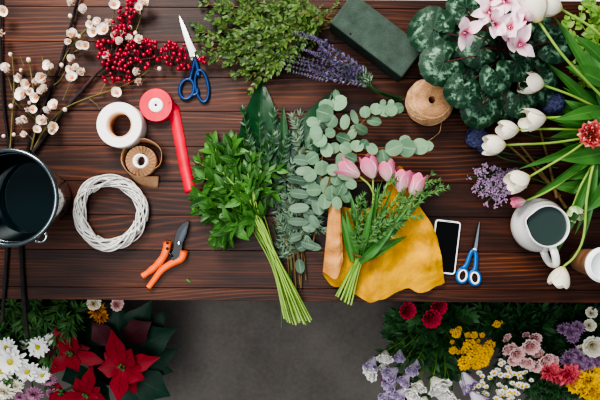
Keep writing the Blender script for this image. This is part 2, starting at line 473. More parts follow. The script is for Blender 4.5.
# phone
ph = thing('phone', 'white-framed smartphone with a blank black screen lying by the yellow paper', 'phone', P(446, 246, 0))
def rrect(c, w, l, ang, r, n=6):
    out = []; a = math.radians(ang)
    for sx, sy, a0 in ((1, 1, 0), (-1, 1, 90), (-1, -1, 180), (1, -1, 270)):
        for k in range(n + 1):
            t = math.radians(a0 + 90*k/n); x = sx*(w/2 - r) + r*math.cos(t); y = sy*(l/2 - r) + r*math.sin(t)
            out.append((c.x + x*math.cos(a) - y*math.sin(a), c.y + x*math.sin(a) + y*math.cos(a)))
    return out
pc = P(444.6, 246.8, 0)
b = MB(); b.prism(rrect(pc, .0705, .1465, -6.8, .009), ZT+.001, ZT+.0085, inset=.001); part(b, 'body', M['whitepl'], ph, False)
b = MB(); b.prism(rrect(pc, .0625, .137, -6.8, .005), ZT+.0084, ZT+.0089)
M['screen'] = plain('black_glass', '#07090b', 0.12, var=0.1)
part(b, 'screen', M['screen'], ph, False)
b = MB(); d = Vector((math.sin(math.radians(6.8)), math.cos(math.radians(6.8)))); e = pc.to_2d() + d*.0708
b.prism(rrect(e, .012, .0012, -6.8, .0005), ZT+.0085, ZT+.0092); part(b, 'earpiece', M['darksteel'], ph, False)

# ribbon and tape rolls
M['whitetape'] = plain('white_tape', '#e2dfda', 0.6, var=0.03, scale=200)
M['kraftcore'] = plain('kraft_core', '#dcb493', 0.8, var=0.08)
M['redrib'] = plain('red_satin', '#dd2a3e', 0.4, var=0.12, scale=30)
M['white'] = plain('white_card', '#efebe4', 0.6, var=0.03)
M['ink'] = plain('dark_hole', '#1a1512', 0.8)  # near-black discs paint the shade inside the hub, foam and lid holes
c = P(125.3, 127.3, 0); c.z = ZT
t_ = thing('tape_roll', 'wide white tape roll lying flat, largest of the three rolls', 'tape roll', c)
pf = [(.0595, 0), (.0605, .002)] + [(.0605, .002 + .055*k/4) for k in range(1, 5)] + [(.0595, .059)]
pf += [(.0595 - .0245*k/26, .059 + (.0006 if k % 2 else 0)) for k in range(1, 27)] + [(.0345, .058), (.0345, .001)]
b = MB(); b.lathe(pf, c, 72, close=True); part(b, 'tape', M['whitetape'], t_)
b = MB(); b.lathe([(.0344, 0), (.0344, .0585), (.0315, .0585), (.0315, 0)], c, 64, close=True); part(b, 'core', M['kraftcore'], t_)

c = P(158, 106.5, 0); c.z = ZT
t_ = thing('ribbon_roll', 'red satin ribbon roll with a white hub and a long loose tail', 'ribbon roll', c)
pf = [(.0445, 0), (.0455, .003), (.0455, .024)] + [(.0445 - .024*k/30, .0255 + (.0011 if k % 2 else 0)) for k in range(31)] + [(.0200, .02), (.0200, 0)]
b = MB(); b.lathe(pf, c, 64, close=True); part(b, 'ribbon', M['redrib'], t_)
b = MB(); b.lathe([(.0196, 0), (.0196, .026), (.018, .0275), (.004, .0268), (.003, .025), (.003, .01)], c, 40); hb = part(b, 'hub', M['white'], t_)
b = MB(); b.lathe([(0, .0268), (.0028, .0268), (.0032, .024)], c, 14); part(b, 'hub_hole', M['ink'], hb)
b = MB(); rows = []
cl = spline([P(173.2, 103, 0), P(175.5, 118, 0), P(179, 136, 0), P(184, 163, 0), P(190.8, 192.5, 0)], 30)
ds = frames(cl)
for i, p in enumerate(cl):
    k = i / 30; a = (1 - min(1, k / 0.16)) ** 1.5 * 1.3; s = ds[i].cross(Vector((0, 0, 1))).normalized(); w = .0305
    lat = s * math.cos(a) + Vector((0, 0, 1)) * math.sin(a)
    z = ZT + .0015 + abs(math.sin(a)) * w/2 + .0012*abs(math.sin(k*9)) * (1 - k)
    p = Vector((p.x, p.y, z)); rows.append([p - lat*w/2, p, p + lat*w/2])
rows[-1][1] = rows[-1][1] + Vector((0, .004, 0))
b.grid(rows); ob = part(b, 'loose_tail', M['redrib'], t_)
m = ob.modifiers.new('t', 'SOLIDIFY'); m.thickness = .0006

def burlap():
    t = NT('burlap'); u, v = t.uv()
    a = t.math('SINE', t.math('MULTIPLY', u, 900.0)); b_ = t.math('SINE', t.math('MULTIPLY', v, 130.0))
    w = t.math('MULTIPLY_ADD', t.math('MULTIPLY', a, b_), 0.5, 0.5)
    n = t.noise(t.obj(), 300, 2); f = t.math('ADD', t.math('MULTIPLY', w, 0.5), t.math('MULTIPLY', n, 0.5))
    t.col(t.ramp(f, [(0.2, hexc('#8f6a4c')), (0.8, hexc('#cda484'))])); t.par(0.9, 0, 0.15); t.bump(f, 0.5, 0.001)
    return t.m
M['burlap'] = burlap()
c = P(144.4, 162, 0); c.z = ZT
t_ = thing('ribbon_roll', 'tan burlap ribbon roll unwinding around a white tube', 'ribbon roll', c)
pts = []; N = 260
for i in range(N + 1):
    k = i / N; a = 0.6 + k*PI*2*6.2; r = .0205 + .0195*k
    pts.append(Vector((c.x + r*math.cos(a), c.y - r*math.sin(a), ZT)))
def lo(px, py): v = P(px, py, 0); v.z = ZT; return v
tail = spline([lo(153, 172), lo(162, 164), lo(161, 151), lo(148, 143.5), lo(134, 145), lo(127, 155), lo(126.5, 167), lo(131, 178), lo(141, 186), lo(158, 189)], 60)
hgt = .046
b = MB(); b.grid([[p, p + Vector((0, 0, hgt))] for p in pts]); b2 = part(b, 'burlap_strip', M['burlap'], t_)
m = b2.modifiers.new('t', 'SOLIDIFY'); m.thickness = .0015
b = MB(); rows = []; ds = frames(tail)
for i, p in enumerate(tail):
    k = i / 60; a = PI/2 + .42*min(1, k*3)*max(0, 1 - k/.8) - max(0, (k - .62) / .38) ** 1.2 * 1.2; s = ds[i].cross(Vector((0, 0, 1))).normalized()
    lat = s*-1*math.cos(a) + Vector((0, 0, 1)) * math.sin(a)
    hh = hgt * (0.93 if k < .5 else .8)
    rows.append([Vector((p.x, p.y, ZT + .001)) + lat*(hh*q/3) for q in range(4)])
b.grid(rows, [[(i/60*.8, q/3*.6) for q in range(4)] for i in range(61)]); b2 = part(b, 'loose_tail', M['burlap'], t_); m = b2.modifiers.new('t', 'SOLIDIFY'); m.thickness = .0015
b = MB(); b.lathe([(.0195, 0), (.0195, .047), (.0135, .047), (.0135, 0)], c, 40, close=True); part(b, 'core', M['white'], t_)

# wicker wreath
M['wicker'] = plain('white_wicker', '#cdc9c2', 0.6, var=0.12, scale=60)
c = P(112.6, 212.4, 0); c.z = ZT + .0215
b = MB()
for s_ in range(34):
    p0, q0 = U(0, 6.28), U(0, 6.28); sp = R.choice((-1, 1, 1)) * R.choice((2, 2, 3)); mr = U(.007, .0165); ln = U(3.5, 6.2); wv = U(0, 6)
    pts = []
    for k in range(71):
        a = p0 + ln*k/70; q = q0 + sp*a; rm = .0865 + .0022*math.sin(3*a + 1.2) + .0015*math.sin(2*a + wv)
        r = rm + mr*1.05*math.cos(q); pts.append(Vector((c.x + r*math.cos(a), c.y + r*math.sin(a)*1.0, c.z + mr*1.0*math.sin(q))))
    b.tube(pts, U(.0019, .0027), 5)
single(b, 'wreath', M['wicker'], 'round white wicker wreath of twisted twigs, empty', 'wreath', (c.x, c.y, ZT))

# twine spool
def twine():
    t = NT('jute_twine'); n = t.noise(t.obj(), 260, 3); n2 = t.noise(t.obj(), 40, 2)
    f = t.math('ADD', t.math('MULTIPLY', n, 0.6), t.math('MULTIPLY', n2, 0.4))
    t.col(t.ramp(f, [(0.3, hexc('#93704f')), (0.7, hexc('#d6ad88'))])); t.par(0.9, 0, 0.1); t.bump(n, 0.6, 0.001); return t.m
M['twine'] = twine()
c = P(426.5, 104, 0); c.z = ZT
t_ = thing('twine_spool', 'ball-shaped spool of natural jute twine below the green foam block', 'twine', c)
pf = []
def prof(t):
    if t < .5: k = t/.5; return (.05 + .012*math.sin(PI*k), .075*k)
    k = (t - .5)/.5; return (.050 - .0395*k, .075 + .004*math.sin(PI*k))
NN = 110
for i in range(NN + 1):
    r, z = prof(i/NN); bmp = .0015*(1 if i % 4 in (1, 2) else -1)
    pf.append((r + (bmp if i < NN*.55 else 0), z + (bmp if i >= NN*.5 else 0)))
pf += [(.0095, .06), (.009, .02)]
b = MB(); b.lathe(pf, c, 56, fn=lambda a, i, r, z: 1 + .006*math.sin(3*a + i*.35)); sp = part(b, 'wound_twine', M['twine'], t_)
b = MB()
for k in range(9):
    a0 = k*.7; pts = []
    for j in range(14):
        u = .12 + .36*j/13; r, z = prof(u); a = a0 + j*.13; pts.append(Vector((c.x + (r+.0015)*math.cos(a), c.y + (r+.0015)*math.sin(a), c.z + z)))
    b.tube(pts, .0015, 5)
part(b, 'outer_windings', M['twine'], t_)
b = MB(); b.tube(spline([c + Vector((.035, -.05, .03)), P(441, 125, .012), P(439.5, 132, .003), P(434, 137, .002), P(428.5, 141, .002)], 20), .0014, 6); part(b, 'loose_end', M['twine'], t_)

# floral foam block
def foam():
    t = NT('floral_foam'); n = t.noise(t.obj(), 25, 4, 0.6); n2 = t.noise(t.obj(), 400, 2)
    f = t.math('ADD', t.math('MULTIPLY', n, 0.6), t.math('MULTIPLY', n2, 0.4))
    t.col(t.ramp(f, [(0.3, hexc('#3d483f')), (0.7, hexc('#56635a'))])); t.par(0.95, 0, 0.1); t.bump(n2, 0.4, 0.001); return t.m
M['foam'] = foam()
fc = P(374, 42.5, 0); an = math.degrees(math.atan2(-55, 72))
a = math.radians(an); hw, hl = .050, .119
b = MB(); pl = [(fc.x + x*math.cos(a) - y*math.sin(a), fc.y + x*math.sin(a) + y*math.cos(a)) for x, y in ((-hl, -hw), (hl, -hw), (hl, hw), (-hl, hw))]
b.prism(pl, ZT + .0005, ZT + .078)
ft = thing('floral_foam', 'grey-green brick of floral foam lying at an angle', 'floral foam', (fc.x, fc.y, ZT))
bevel(part(b, 'block', M['foam'], ft, False), .004, 3)
b = MB(); b.lathe([(0, .0005), (.0028, .0005), (.0032, 0)], P(350.5, 34, .0778), 10); part(b, 'poke_hole', M['ink'], ft)

# metal bucket
c = Vector((-.694, .0055, ZT)); BS = .915; BH = 1.22
t_ = thing('metal_bucket', 'dark metal flared bucket half full of dark water at the left edge', 'bucket', c)
pf = [(0, .002), (.066, .002), (.0685, .004), (.070, .02), (.078, .06), (.092, .12), (.107, .18), (.1145, .226)]
b = MB(); b.lathe(pf, c, 72); part(b, 'outer_wall', M['chrome'], t_)
b = MB(); b.lathe([(.110, .222), (.104, .18), (.089, .12), (.075, .06), (.06, .02), (0, .018)], c, 72); part(b, 'inner_wall', M['pewter'], t_)
b = MB(); b.tube([c + Vector((.113*math.cos(2*PI*k/80), .113*math.sin(2*PI*k/80), .227)) for k in range(80)], .0062, 10, closed=True); part(b, 'rim', M['rimmetal'], t_)
b = MB(); b.tube([c + Vector((.1075*math.cos(2*PI*k/80), .1075*math.sin(2*PI*k/80), .205)) for k in range(80)], .0025, 8, closed=True); part(b, 'inner_rim_band', M['rimmetal'], t_)
t = NT('dark_water'); t.col(hexc('#0b1e22')); t.par(0.06, 0, 0.6); n = t.noise(t.obj(), 18, 2); t.bump(n, 0.15, 0.004); M['water'] = t.m
b = MB(); b.lathe([(.0905, .125), (0, .125)], c, 64); part(b, 'water', M['water'], t_)
for ang in (-52, 128):
    a = math.radians(ang); e = MB(); q = c + Vector((.1215*math.cos(a), .1215*math.sin(a), .219)); tn = Vector((-math.sin(a), math.cos(a), 0)); nr = Vector((math.cos(a), math.sin(a), 0))
    e.tube(spline([q - tn*.017 - nr*.004, q - tn*.009 + nr*.006, q + nr*.009, q + tn*.009 + nr*.006, q + tn*.017 - nr*.004], 16), .003, 8)
    for s in (-1, 1): e.sphere(q + tn*.014*s - nr*.001 + Vector((0, 0, .003)), .0045, 8, 6)
    part(e, 'handle_lug', M['chrome'], t_)

# white ceramic jug
def ceramic(name, cc):
    t = NT(name); t.col(hexc(cc)); t.par(0.18, 0, 0.5); t.b.inputs['Coat Weight'].default_value = 0.4; n = t.noise(t.obj(), 8, 2); t.bump(n, 0.05, 0.003); return t.m
M['ceramic'] = ceramic('white_ceramic', '#e0ddd8')
t = NT('murky_water'); t.col(hexc('#3b4945')); t.par(0.08, 0, 0.5); t.bump(t.noise(t.obj(), 12, 2), 0.1, 0.003); M['murky'] = t.m
c = P(531.5, 224.5, 0); c.z = ZT
t_ = thing('water_jug', 'white ceramic jug filled with murky grey-green water', 'jug', c)
pf = [(0, .001), (.045, .001), (.052, .004), (.066, .022), (.0725, .045), (.071, .066), (.063, .09), (.055, .108), (.0545, .119), (.0525, .1215), (.0505, .119), (.0505, .106), (.054, .09), (.06, .07), (.061, .045), (.05, .02), (0, .012)]
def spout(a, i, r, z):
    d = (a - math.radians(165) + PI) % (2*PI) - PI; k = max(0, (z - .085) / .035)
    return 1 + .17*k*k*math.exp(-(d/.3)**2) if 5 <= i <= 12 else 1
b = MB(); b.lathe(pf, c, 72, fn=spout); part(b, 'body', M['ceramic'], t_)
b = MB(); b.lathe([(.0515, .108), (0, .108)], c, 48); part(b, 'water', M['murky'], t_)
d = Vector((.27, -.963, 0)); 
hp = spline([c + d*.052 + Vector((0, 0, .103)), c + d*.078 + Vector((0, 0, .107)), c + d*.104 + Vector((0, 0, .095)), c + d*.108 + Vector((0, 0, .066)), c + d*.093 + Vector((0, 0, .04)), c + d*.068 + Vector((0, 0, .032))], 24)
b = MB(); b.tube(hp, .0105, 12, flat=.65, up=None); part(b, 'handle', M['ceramic'], t_)

# paper cup
M['kraftcup'] = plain('kraft_paper', '#b48562', 0.8, var=0.05, scale=120)
c = P(580, 260, 0); c.z = ZT
t_ = thing('coffee_cup', 'brown kraft paper coffee cup with a white lid at the right edge', 'paper cup', c)
b = MB(); b.lathe([(0, .003), (.0285, .003), (.029, 0), (.031, .006), (.041, .127), (.0425, .130)], c, 48); part(b, 'cup', M['kraftcup'], t_)
b = MB(); b.lathe([(.042, .124), (.0455, .125), (.046, .131), (.044, .134), (.041, .135), (.04, .143), (.037, .144), (.036, .139), (0, .138)], c, 48); ld = part(b, 'lid', M['whitepl'], t_)
b = MB(); b.lathe([(0, .001), (.0045, .001), (.005, 0)], c + Vector((.027, .003, .1385)), 10); part(b, 'sip_hole', M['ink'], ld)
# ================================================================ plant materials
M['bark'] = plain('dark_bark', '#3a3030', 0.85, var=0.4, scale=60, bump=.4)
M['darkbark'] = plain('blackish_bark', '#241e1e', 0.85, var=0.4, scale=60, bump=.4)
M['twig'] = plain('olive_twig', '#6d6238', 0.8, var=0.3, scale=60)
M['brownstem'] = plain('brown_woody_stem', '#6b5630', 0.8, var=0.25, scale=50)
M['gstem'] = plain('green_stem', '#6f9440', 0.5, var=0.2, scale=30)
M['palestem'] = plain('pale_green_stem', '#8aa650', 0.5, var=0.15, scale=30)
M['dstem'] = plain('dark_green_stem', '#38592f', 0.6, var=0.2, scale=30)
M['redstem'] = plain('reddish_stem', '#5a2f2c', 0.7, var=0.2)
M['blossom'] = petalmat('blossom_petal', '#df9450', '#faf0e6', 0.05, 0.42, tr=0.15, var=0.05)
M['stamen'] = plain('yellow_stamen', '#e7a052', 0.7, var=0.25, scale=300)
M['bud'] = petalmat('pink_bud', '#f0b9a4', '#f6e9dc', 0.1, 0.9, tr=0.1, var=0.05)
M['calyx'] = plain('bud_calyx', '#a3a552', 0.7, var=0.2)
M['berry'] = plain('red_berry', '#b01a35', 0.35, var=0.15, scale=20)
M['box'] = leafmat('boxwood_leaf', '#1a2f15', '#678541', None, 0.45, tr=0.2)
M['aspi'] = leafmat('aspidistra_leaf', '#14351d', '#22502b', '#2f6638', 0.28, 0.5, tr=0.08, veinw=.02)
M['leafy'] = leafmat('broad_green_leaf', '#163a17', '#5a8d3e', '#7aa654', 0.42, tr=0.2, veinw=.03)
M['dkleaf'] = leafmat('dark_green_leaf', '#15321c', '#2f5a30', '#3f6c3c', 0.35, tr=0.1, veinw=.03)
M['olive'] = leafmat('grey_green_leaf', '#33493a', '#748c74', '#86a088', 0.6, tr=0.12, veinw=.04)
M['euca'] = leafmat('silver_dollar_leaf', '#42604a', '#84a181', '#90aa8c', 0.65, 0.25, tr=0.15, veinw=.03)
M['filler'] = leafmat('small_filler_leaf', '#2c4f2a', '#648c50', None, 0.5, tr=0.15)
M['tulipleaf'] = leafmat('tulip_leaf', '#224f24', '#55893f', '#6a9a52', 0.4, tr=0.18, veinw=.03)
M['ivy'] = leafmat('light_ivy_leaf', '#4d7a2e', '#95b85a', '#b0cc78', 0.45, tr=0.25, veinw=.03)
M['lav'] = leafmat('lavender_floret', '#7a6494', '#ac98bc', None, 0.7, tr=0.15)
M['lavg'] = leafmat('lavender_calyx', '#5b7256', '#94a590', None, 0.7, tr=0.1)
M['wtulip'] = petalmat('white_tulip_petal', '#dccd84', '#f3ead8', 0.0, 0.3, tr=0.2, var=0.05)
M['ptulip'] = petalmat('pink_tulip_petal', '#f2d3cc', '#e27f9c', 0.0, 0.8, tr=0.2, var=0.05, edge='#f7dfe0')
M['rtulip'] = petalmat('parrot_tulip_petal', '#e09a80', '#d2565a', 0.0, 0.7, tr=0.15, edge='#f3cfb4')
M['gtulip'] = petalmat('green_white_tulip_petal', '#7fae4a', '#e4e8cc', 0.1, 0.9, tr=0.15, stripe='#7fae4a')
M['cycl'] = petalmat('cyclamen_petal', '#d02f6c', '#f6dbe0', 0.04, 0.34, tr=0.2, var=0.06)
M['blue'] = petalmat('periwinkle_petal', '#3a3e5e', '#5a6088', 0.0, 0.6, tr=0.15, var=.15)
M['limo'] = petalmat('lilac_floret', '#86698a', '#b598b6', 0.0, 0.6, tr=0.15, var=.2)

# ================================================================ small bloom meshes (shared)
def blossom_mesh(k, op):
    b = MB()
    for i in range(5):
        a = 2*PI*i/5 + U(-.15, .15); e = op + U(-.2, .2)
        b.leaf((0, 0, 0), (math.cos(a)*math.cos(e), math.sin(a)*math.cos(e), math.sin(e)), (-math.cos(a)*math.sin(e), -math.sin(a)*math.sin(e), math.cos(e)), .0145, .0165, -.7, .25, 'petal', 5, 0, half=2)
    return b.mesh('blossom', M['blossom'])
def stamen_mesh():
    b = MB(); b.sphere((0, 0, .0025), .0024, 6, 4)
    for i in range(12):
        a = U(0, 6.3); r = U(.001, .0045); b.sphere((r*math.cos(a), r*math.sin(a), U(.0035, .006)), .0009, 5, 3)
    return b.mesh('stamens', M['stamen'])
def bud_mesh():
    b = MB(); b.sphere((0, 0, .004), .0048, 10, 8, 0, (1, 1, 1.15)); return b.mesh('bud', M['bud'])
def calyx_mesh():
    b = MB(); b.lathe([(0, -.003), (.002, -.002), (.0042, .001), (.0046, .0025)], (0, 0, 0), 8); return b.mesh('calyx', M['calyx'])
BL = [blossom_mesh(0, .35), blossom_mesh(1, .6), blossom_mesh(2, .9)]; ST = stamen_mesh(); BU = bud_mesh(); CA = calyx_mesh()

def blossom_branch(label, path, r, flowers, twigmat, stemmat, h0=.012, twigs=(), name='blossom_branch'):
    pts = spline([P(*q) for q in path], 40); th = thing(name, label, 'blossom branch', pts[0], 'blossoming branches at the left')
    st = MB(); st.tube(pts, [r[0] + (r[1]-r[0])*i/40 + U(-.0004, .0006) for i in range(41)], 7)
    TW = []
    for t in twigs: tw = MB(); tw.tube(spline([P(*q) for q in t], 10), (.0017, .0009), 5); TW.append(tw)
    allp = pts + [p for t in twigs for p in spline([P(*q) for q in t], 10)]
    for f in flowers:
        px, py, kind = f[:3]; h = U(.022, .042) if kind != 'b' else U(.012, .03); p = P(px, py, h)
        q = min(allp, key=lambda a: (a - p).length + (0.02 if a.y > p.y + .01 else 0))
        ax = Vector((U(-.45, .45), U(-.45, .45), 1))
        if kind == 'b': ax = Vector((U(-.5, .5), U(.3, 1), U(.3, .8)))
        m_ = (q + p)/2 + Vector((0, 0, -.004)); tw = MB(); TW.append(tw); tw.tube(spline([q, m_, p], 5), (.0014, .0009), 4)
        if kind == 'b':
            o = inst(BU, 'bud', th, p, ax, U(0, 6), U(1.05, 1.35)); sub(CA, 'calyx', o)
        else:
            o = inst(R.choice(BL[:2] if kind == 'B' else BL), 'blossom', th, p, ax, U(0, 6), {'B': 1.7, 'f': 1.38, 's': 1.05}[kind]); sub(ST, 'stamens', o)
    part(st, 'stem', stemmat, th)
    for tw in TW: part(tw, 'twig', twigmat, th)
    return th
blossom_branch('bare pale branch with two white blossoms along the left edge of the table', [(2, 322, .008), (7, 250, .01), (8, 200, .01), (9, 150, .012), (4, 110, .012), (1, 60, .014), (.5, -8, .014)], (.0052, .0028), [(4, 11, 'f'), (1, 33, 'f'), (3.5, 137, 'b')], M['twig'], M['darkbark'])
blossom_branch('longest dark branch running from below the bucket to the top edge', [(27.5, 338, .009), (24, 300, .009), (21, 247, .01), (18, 198, .01), (28, 150, .012), (42, 110, .014), (58, 70, .015), (68, 36, .016), (80, -8, .016)], (.0062, .0036),
  [(73, 3, 'f'), (85, 10, 'f'), (84, 8, 's'), (72, 36, 'B'), (69, 42, 's'), (81, 45, 'f'), (86, 46, 'f'), (71, 18, 'b'), (73, 60, 'f'), (71, 69, 's'), (76, 68, 's'), (82, 73, 'f'), (72, 78, 'f'), (62, 67, 'b'), (50, 66, 'f'), (52, 68, 's'), (80, 38, 'b')],
  M['twig'], M['darkbark'], twigs=[[(62, 62, .014), (72, 44, .018), (82, 32, .02), (90, 28, .02)], [(52, 86, .014), (60, 80, .016), (68, 66, .018), (74, 52, .02)], [(63, 100, .014), (68, 88, .016), (71, 76, .02)], [(48, 78, .014), (49, 60, .02)]])
blossom_branch('short olive twig with white buds rising just above the bucket', [(10, 152, .014), (12, 120, .016), (14, 85, .02), (12, 54, .024)], (.0026, .0014),
  [(12, 56, 'b'), (7, 69, 'f'), (8, 71, 's'), (18, 78, 'f'), (20, 79, 's'), (22, 72, 'b'), (12, 108, 'b')], M['twig'], M['twig'], twigs=[[(13, 105, .018), (17, 92, .02), (22, 70, .024)], [(12, 90, .018), (8, 76, .02)], [(13, 100, .016), (20, 108, .016)]])
blossom_branch('twig crowded with open white blossoms left of the long dark branch', [(31, 150, .014), (36, 125, .018), (35, 100, .02), (32, 80, .022), (29, 58, .024)], (.003, .0014),
  [(29, 62, 'b'), (43, 77, 'B'), (37, 83, 'f'), (45, 90, 'f'), (42, 92, 's'), (37, 97, 'f'), (24, 95, 'B'), (28, 84, 'f'), (30, 92, 's'), (30, 104, 'b'), (28, 109, 's'), (33, 110, 's'), (20, 123, 'f'), (27, 119, 'f'), (14, 136, 'b'), (25, 135, 's')],
  M['twig'], M['twig'], twigs=[[(36, 120, .018), (26, 110, .02), (20, 100, .022)], [(34, 96, .022), (42, 84, .022), (46, 74, .024)], [(33, 140, .016), (24, 130, .018), (18, 122, .02)], [(44, 70, .022), (42, 55, .024)], [(24, 66, .022), (20, 56, .024)]])
blossom_branch('curving olive twig with blossoms that ends under the red berries', [(34, 148, .014), (46, 128, .016), (62, 110, .016), (88, 98, .016), (112, 90, .018), (135, 80, .02), (152, 68, .02)], (.0028, .0014),
  [(49, 111, 'f'), (55, 106, 'f'), (44, 121, 'B'), (54, 126, 'f'), (52, 130, 's'), (37, 130, 's'), (65, 111, 'b'), (117, 93, 'f'), (138, 72, 'f'), (139, 82, 'f'), (159, 70, 'b')], M['twig'], M['twig'],
  twigs=[[(62, 110, .016), (58, 116, .018), (54, 126, .02)], [(48, 126, .016), (50, 112, .02)], [(88, 98, .016), (96, 104, .016), (100, 110, .014)], [(100, 94, .016), (108, 78, .018)]])
blossom_branch('spray of clustered blossoms beside the top of the red berries', [(72, 46, .02), (86, 30, .022), (98, 27, .024), (110, 24, .024), (116, 4, .026)], (.0026, .0013),
  [(91, 24, 's'), (94, 32, 'f'), (105, 31, 'B'), (100, 22, 'f'), (90, 19, 'b'), (109, 23, 'f'), (111, 24, 's'), (114, 5, 'f'), (117, 35, 'f'), (109, 57, 'f'), (121, 32, 's')], M['twig'], M['twig'], twigs=[[(110, 26, .024), (112, 45, .022), (109, 57, .024)]])
blossom_branch('twig with a few blossoms behind the berries at the top edge', [(118, 60, .018), (130, 42, .02), (138, 26, .022), (146, -2, .024)], (.0024, .0013),
  [(121, 43, 'f'), (129, 40, 'f'), (135, 35, 'b'), (140, 40, 'f'), (137, 11, 'f'), (144, 4, 'B'), (131, 29, 'b'), (139, 8, 's')], M['twig'], M['twig'])

# berries
BE = None
b = MB(); b.sphere((0, 0, 0), .0054, 12, 8); BE = b.mesh('berry', M['berry'])
def berry_branch(label, path, blobs, n, r, sm='redstem'):
    pts = spline([P(*q) for q in path], 30); th = thing('berry_branch', label, 'berry branch', pts[0], 'red berry branches at the top left')
    st = MB(); st.tube(pts, r, 6); tw = MB(); put = []
    tries = 0
    while len(put) < n and tries < 4000:
        tries += 1; cx, cy, sx, sy = R.choice(blobs)
        p = P(cx + U(-sx, sx), cy + U(-sy, sy), U(.02, .048))
        if any((p - q).length < .0102 for q in put): continue
        put.append(p)
    for p in put:
        q = min(pts, key=lambda a: (a - p).length); m_ = q.lerp(p, .5) + Vector((0, 0, .003))
        st.tube(spline([q, m_, p], 4), (.0012, .0008), 4)
        inst(BE, 'berry', th, p, (U(-1, 1), U(-1, 1), 1), 0, U(.85, 1.12))
    part(st, 'stem', M[sm], th)
berry_branch('red berry branch reaching up to the top edge', [(72, 102, .012), (97, 72, .016), (112, 58, .022), (122, 38, .026), (130, 18, .028), (133, -4, .028)], [(119, 24, 6, 14), (130, 8, 6, 9), (124, 20, 8, 16), (118, 36, 6, 8)], 52, (.0045, .002))
berry_branch('densest red berry branch, its clusters in the middle of the blossoms', [(33, 152, .012), (48, 132, .012), (64, 110, .013), (84, 88, .014), (98, 72, .016), (110, 64, .02), (125, 58, .026), (140, 50, .028)], [(112, 64, 12, 12), (130, 58, 16, 14), (116, 72, 14, 10), (138, 46, 12, 8), (103, 50, 6, 10)], 98, (.0062, .0025), 'bark')
berry_branch('red berry branch pointing right across the big scissors', [(118, 66, .018), (140, 60, .02), (162, 57, .022), (184, 57, .022), (204, 59, .022)], [(148, 44, 10, 5), (150, 57, 14, 8), (172, 46, 6, 5), (180, 52, 8, 8), (183, 64, 6, 5), (202, 59, 3, 4), (165, 60, 8, 5), (160, 50, 14, 8)], 66, (.0026, .0016))

# ================================================================ boxwood heap
tips = [((199, 33), 'boxwood sprig whose leafy tip reaches furthest left'), ((202, 4), 'boxwood sprig at the top left corner of the heap'), ((206, 50), 'boxwood sprig tip just right of the big scissors'),
 ((214, 60), 'low left boxwood sprig of the heap'), ((232, 63), 'boxwood sprig over the tip of the broad dark leaf'), ((248, 78), 'lowest hanging boxwood sprig of the heap'), ((262, 66), 'shadowed boxwood sprig at the lower right of the heap'),
 ((226, 12), None), ((222, 30), None), ((238, 44), None), ((255, 2), 'boxwood sprig touching the top edge, middle of the heap'), ((245, 22), None), ((270, 40), None), ((285, 0), 'boxwood sprig at the top right of the heap near the bare twigs'), ((260, 24), None), ((278, 52), None)]
for i, ((tx, ty), lb) in enumerate(tips):
    bx, by = 322 + U(-8, 12), 20 + U(-10, 10); h = .008 + .007*(i % 7)
    if i > 6: h += .012
    path = [P(bx, by, h), P((bx*.6 + tx*.4), by*.6 + ty*.4 + U(-4, 4), h + .012), P(bx*.3 + tx*.7, by*.25 + ty*.75, h + .01), P(tx, ty, h + .006)]
    sprig('boxwood_sprig', lb or 'boxwood sprig buried in the middle of the green heap', 'boxwood sprig', path, 13, .0185, .0095, 'ovate', M['brownstem'], M['box'], (.0019, .001), twigs=8, twl=.066, twn=7, group='boxwood sprigs in the heap at the top edge', t0=.2, zmin=ZT+.003, tilt=.6, taper=.2)
for tx, ty, lb in ((345, 6, 'boxwood sprig with golden twigs pointing right to the foam block'), (338, 24, 'short boxwood sprig beside the left corner of the foam block')):
    sprig('boxwood_sprig', lb, 'boxwood sprig', [P(285, 20, .02), P(310, 16, .026), P(tx - 6, ty, .022)], 14, .014, .007, 'ovate', M['twig'], M['box'], (.0018, .001), twigs=5, twl=.035, twn=4, group='boxwood sprigs in the heap at the top edge', t0=.3, zmin=ZT+.003)

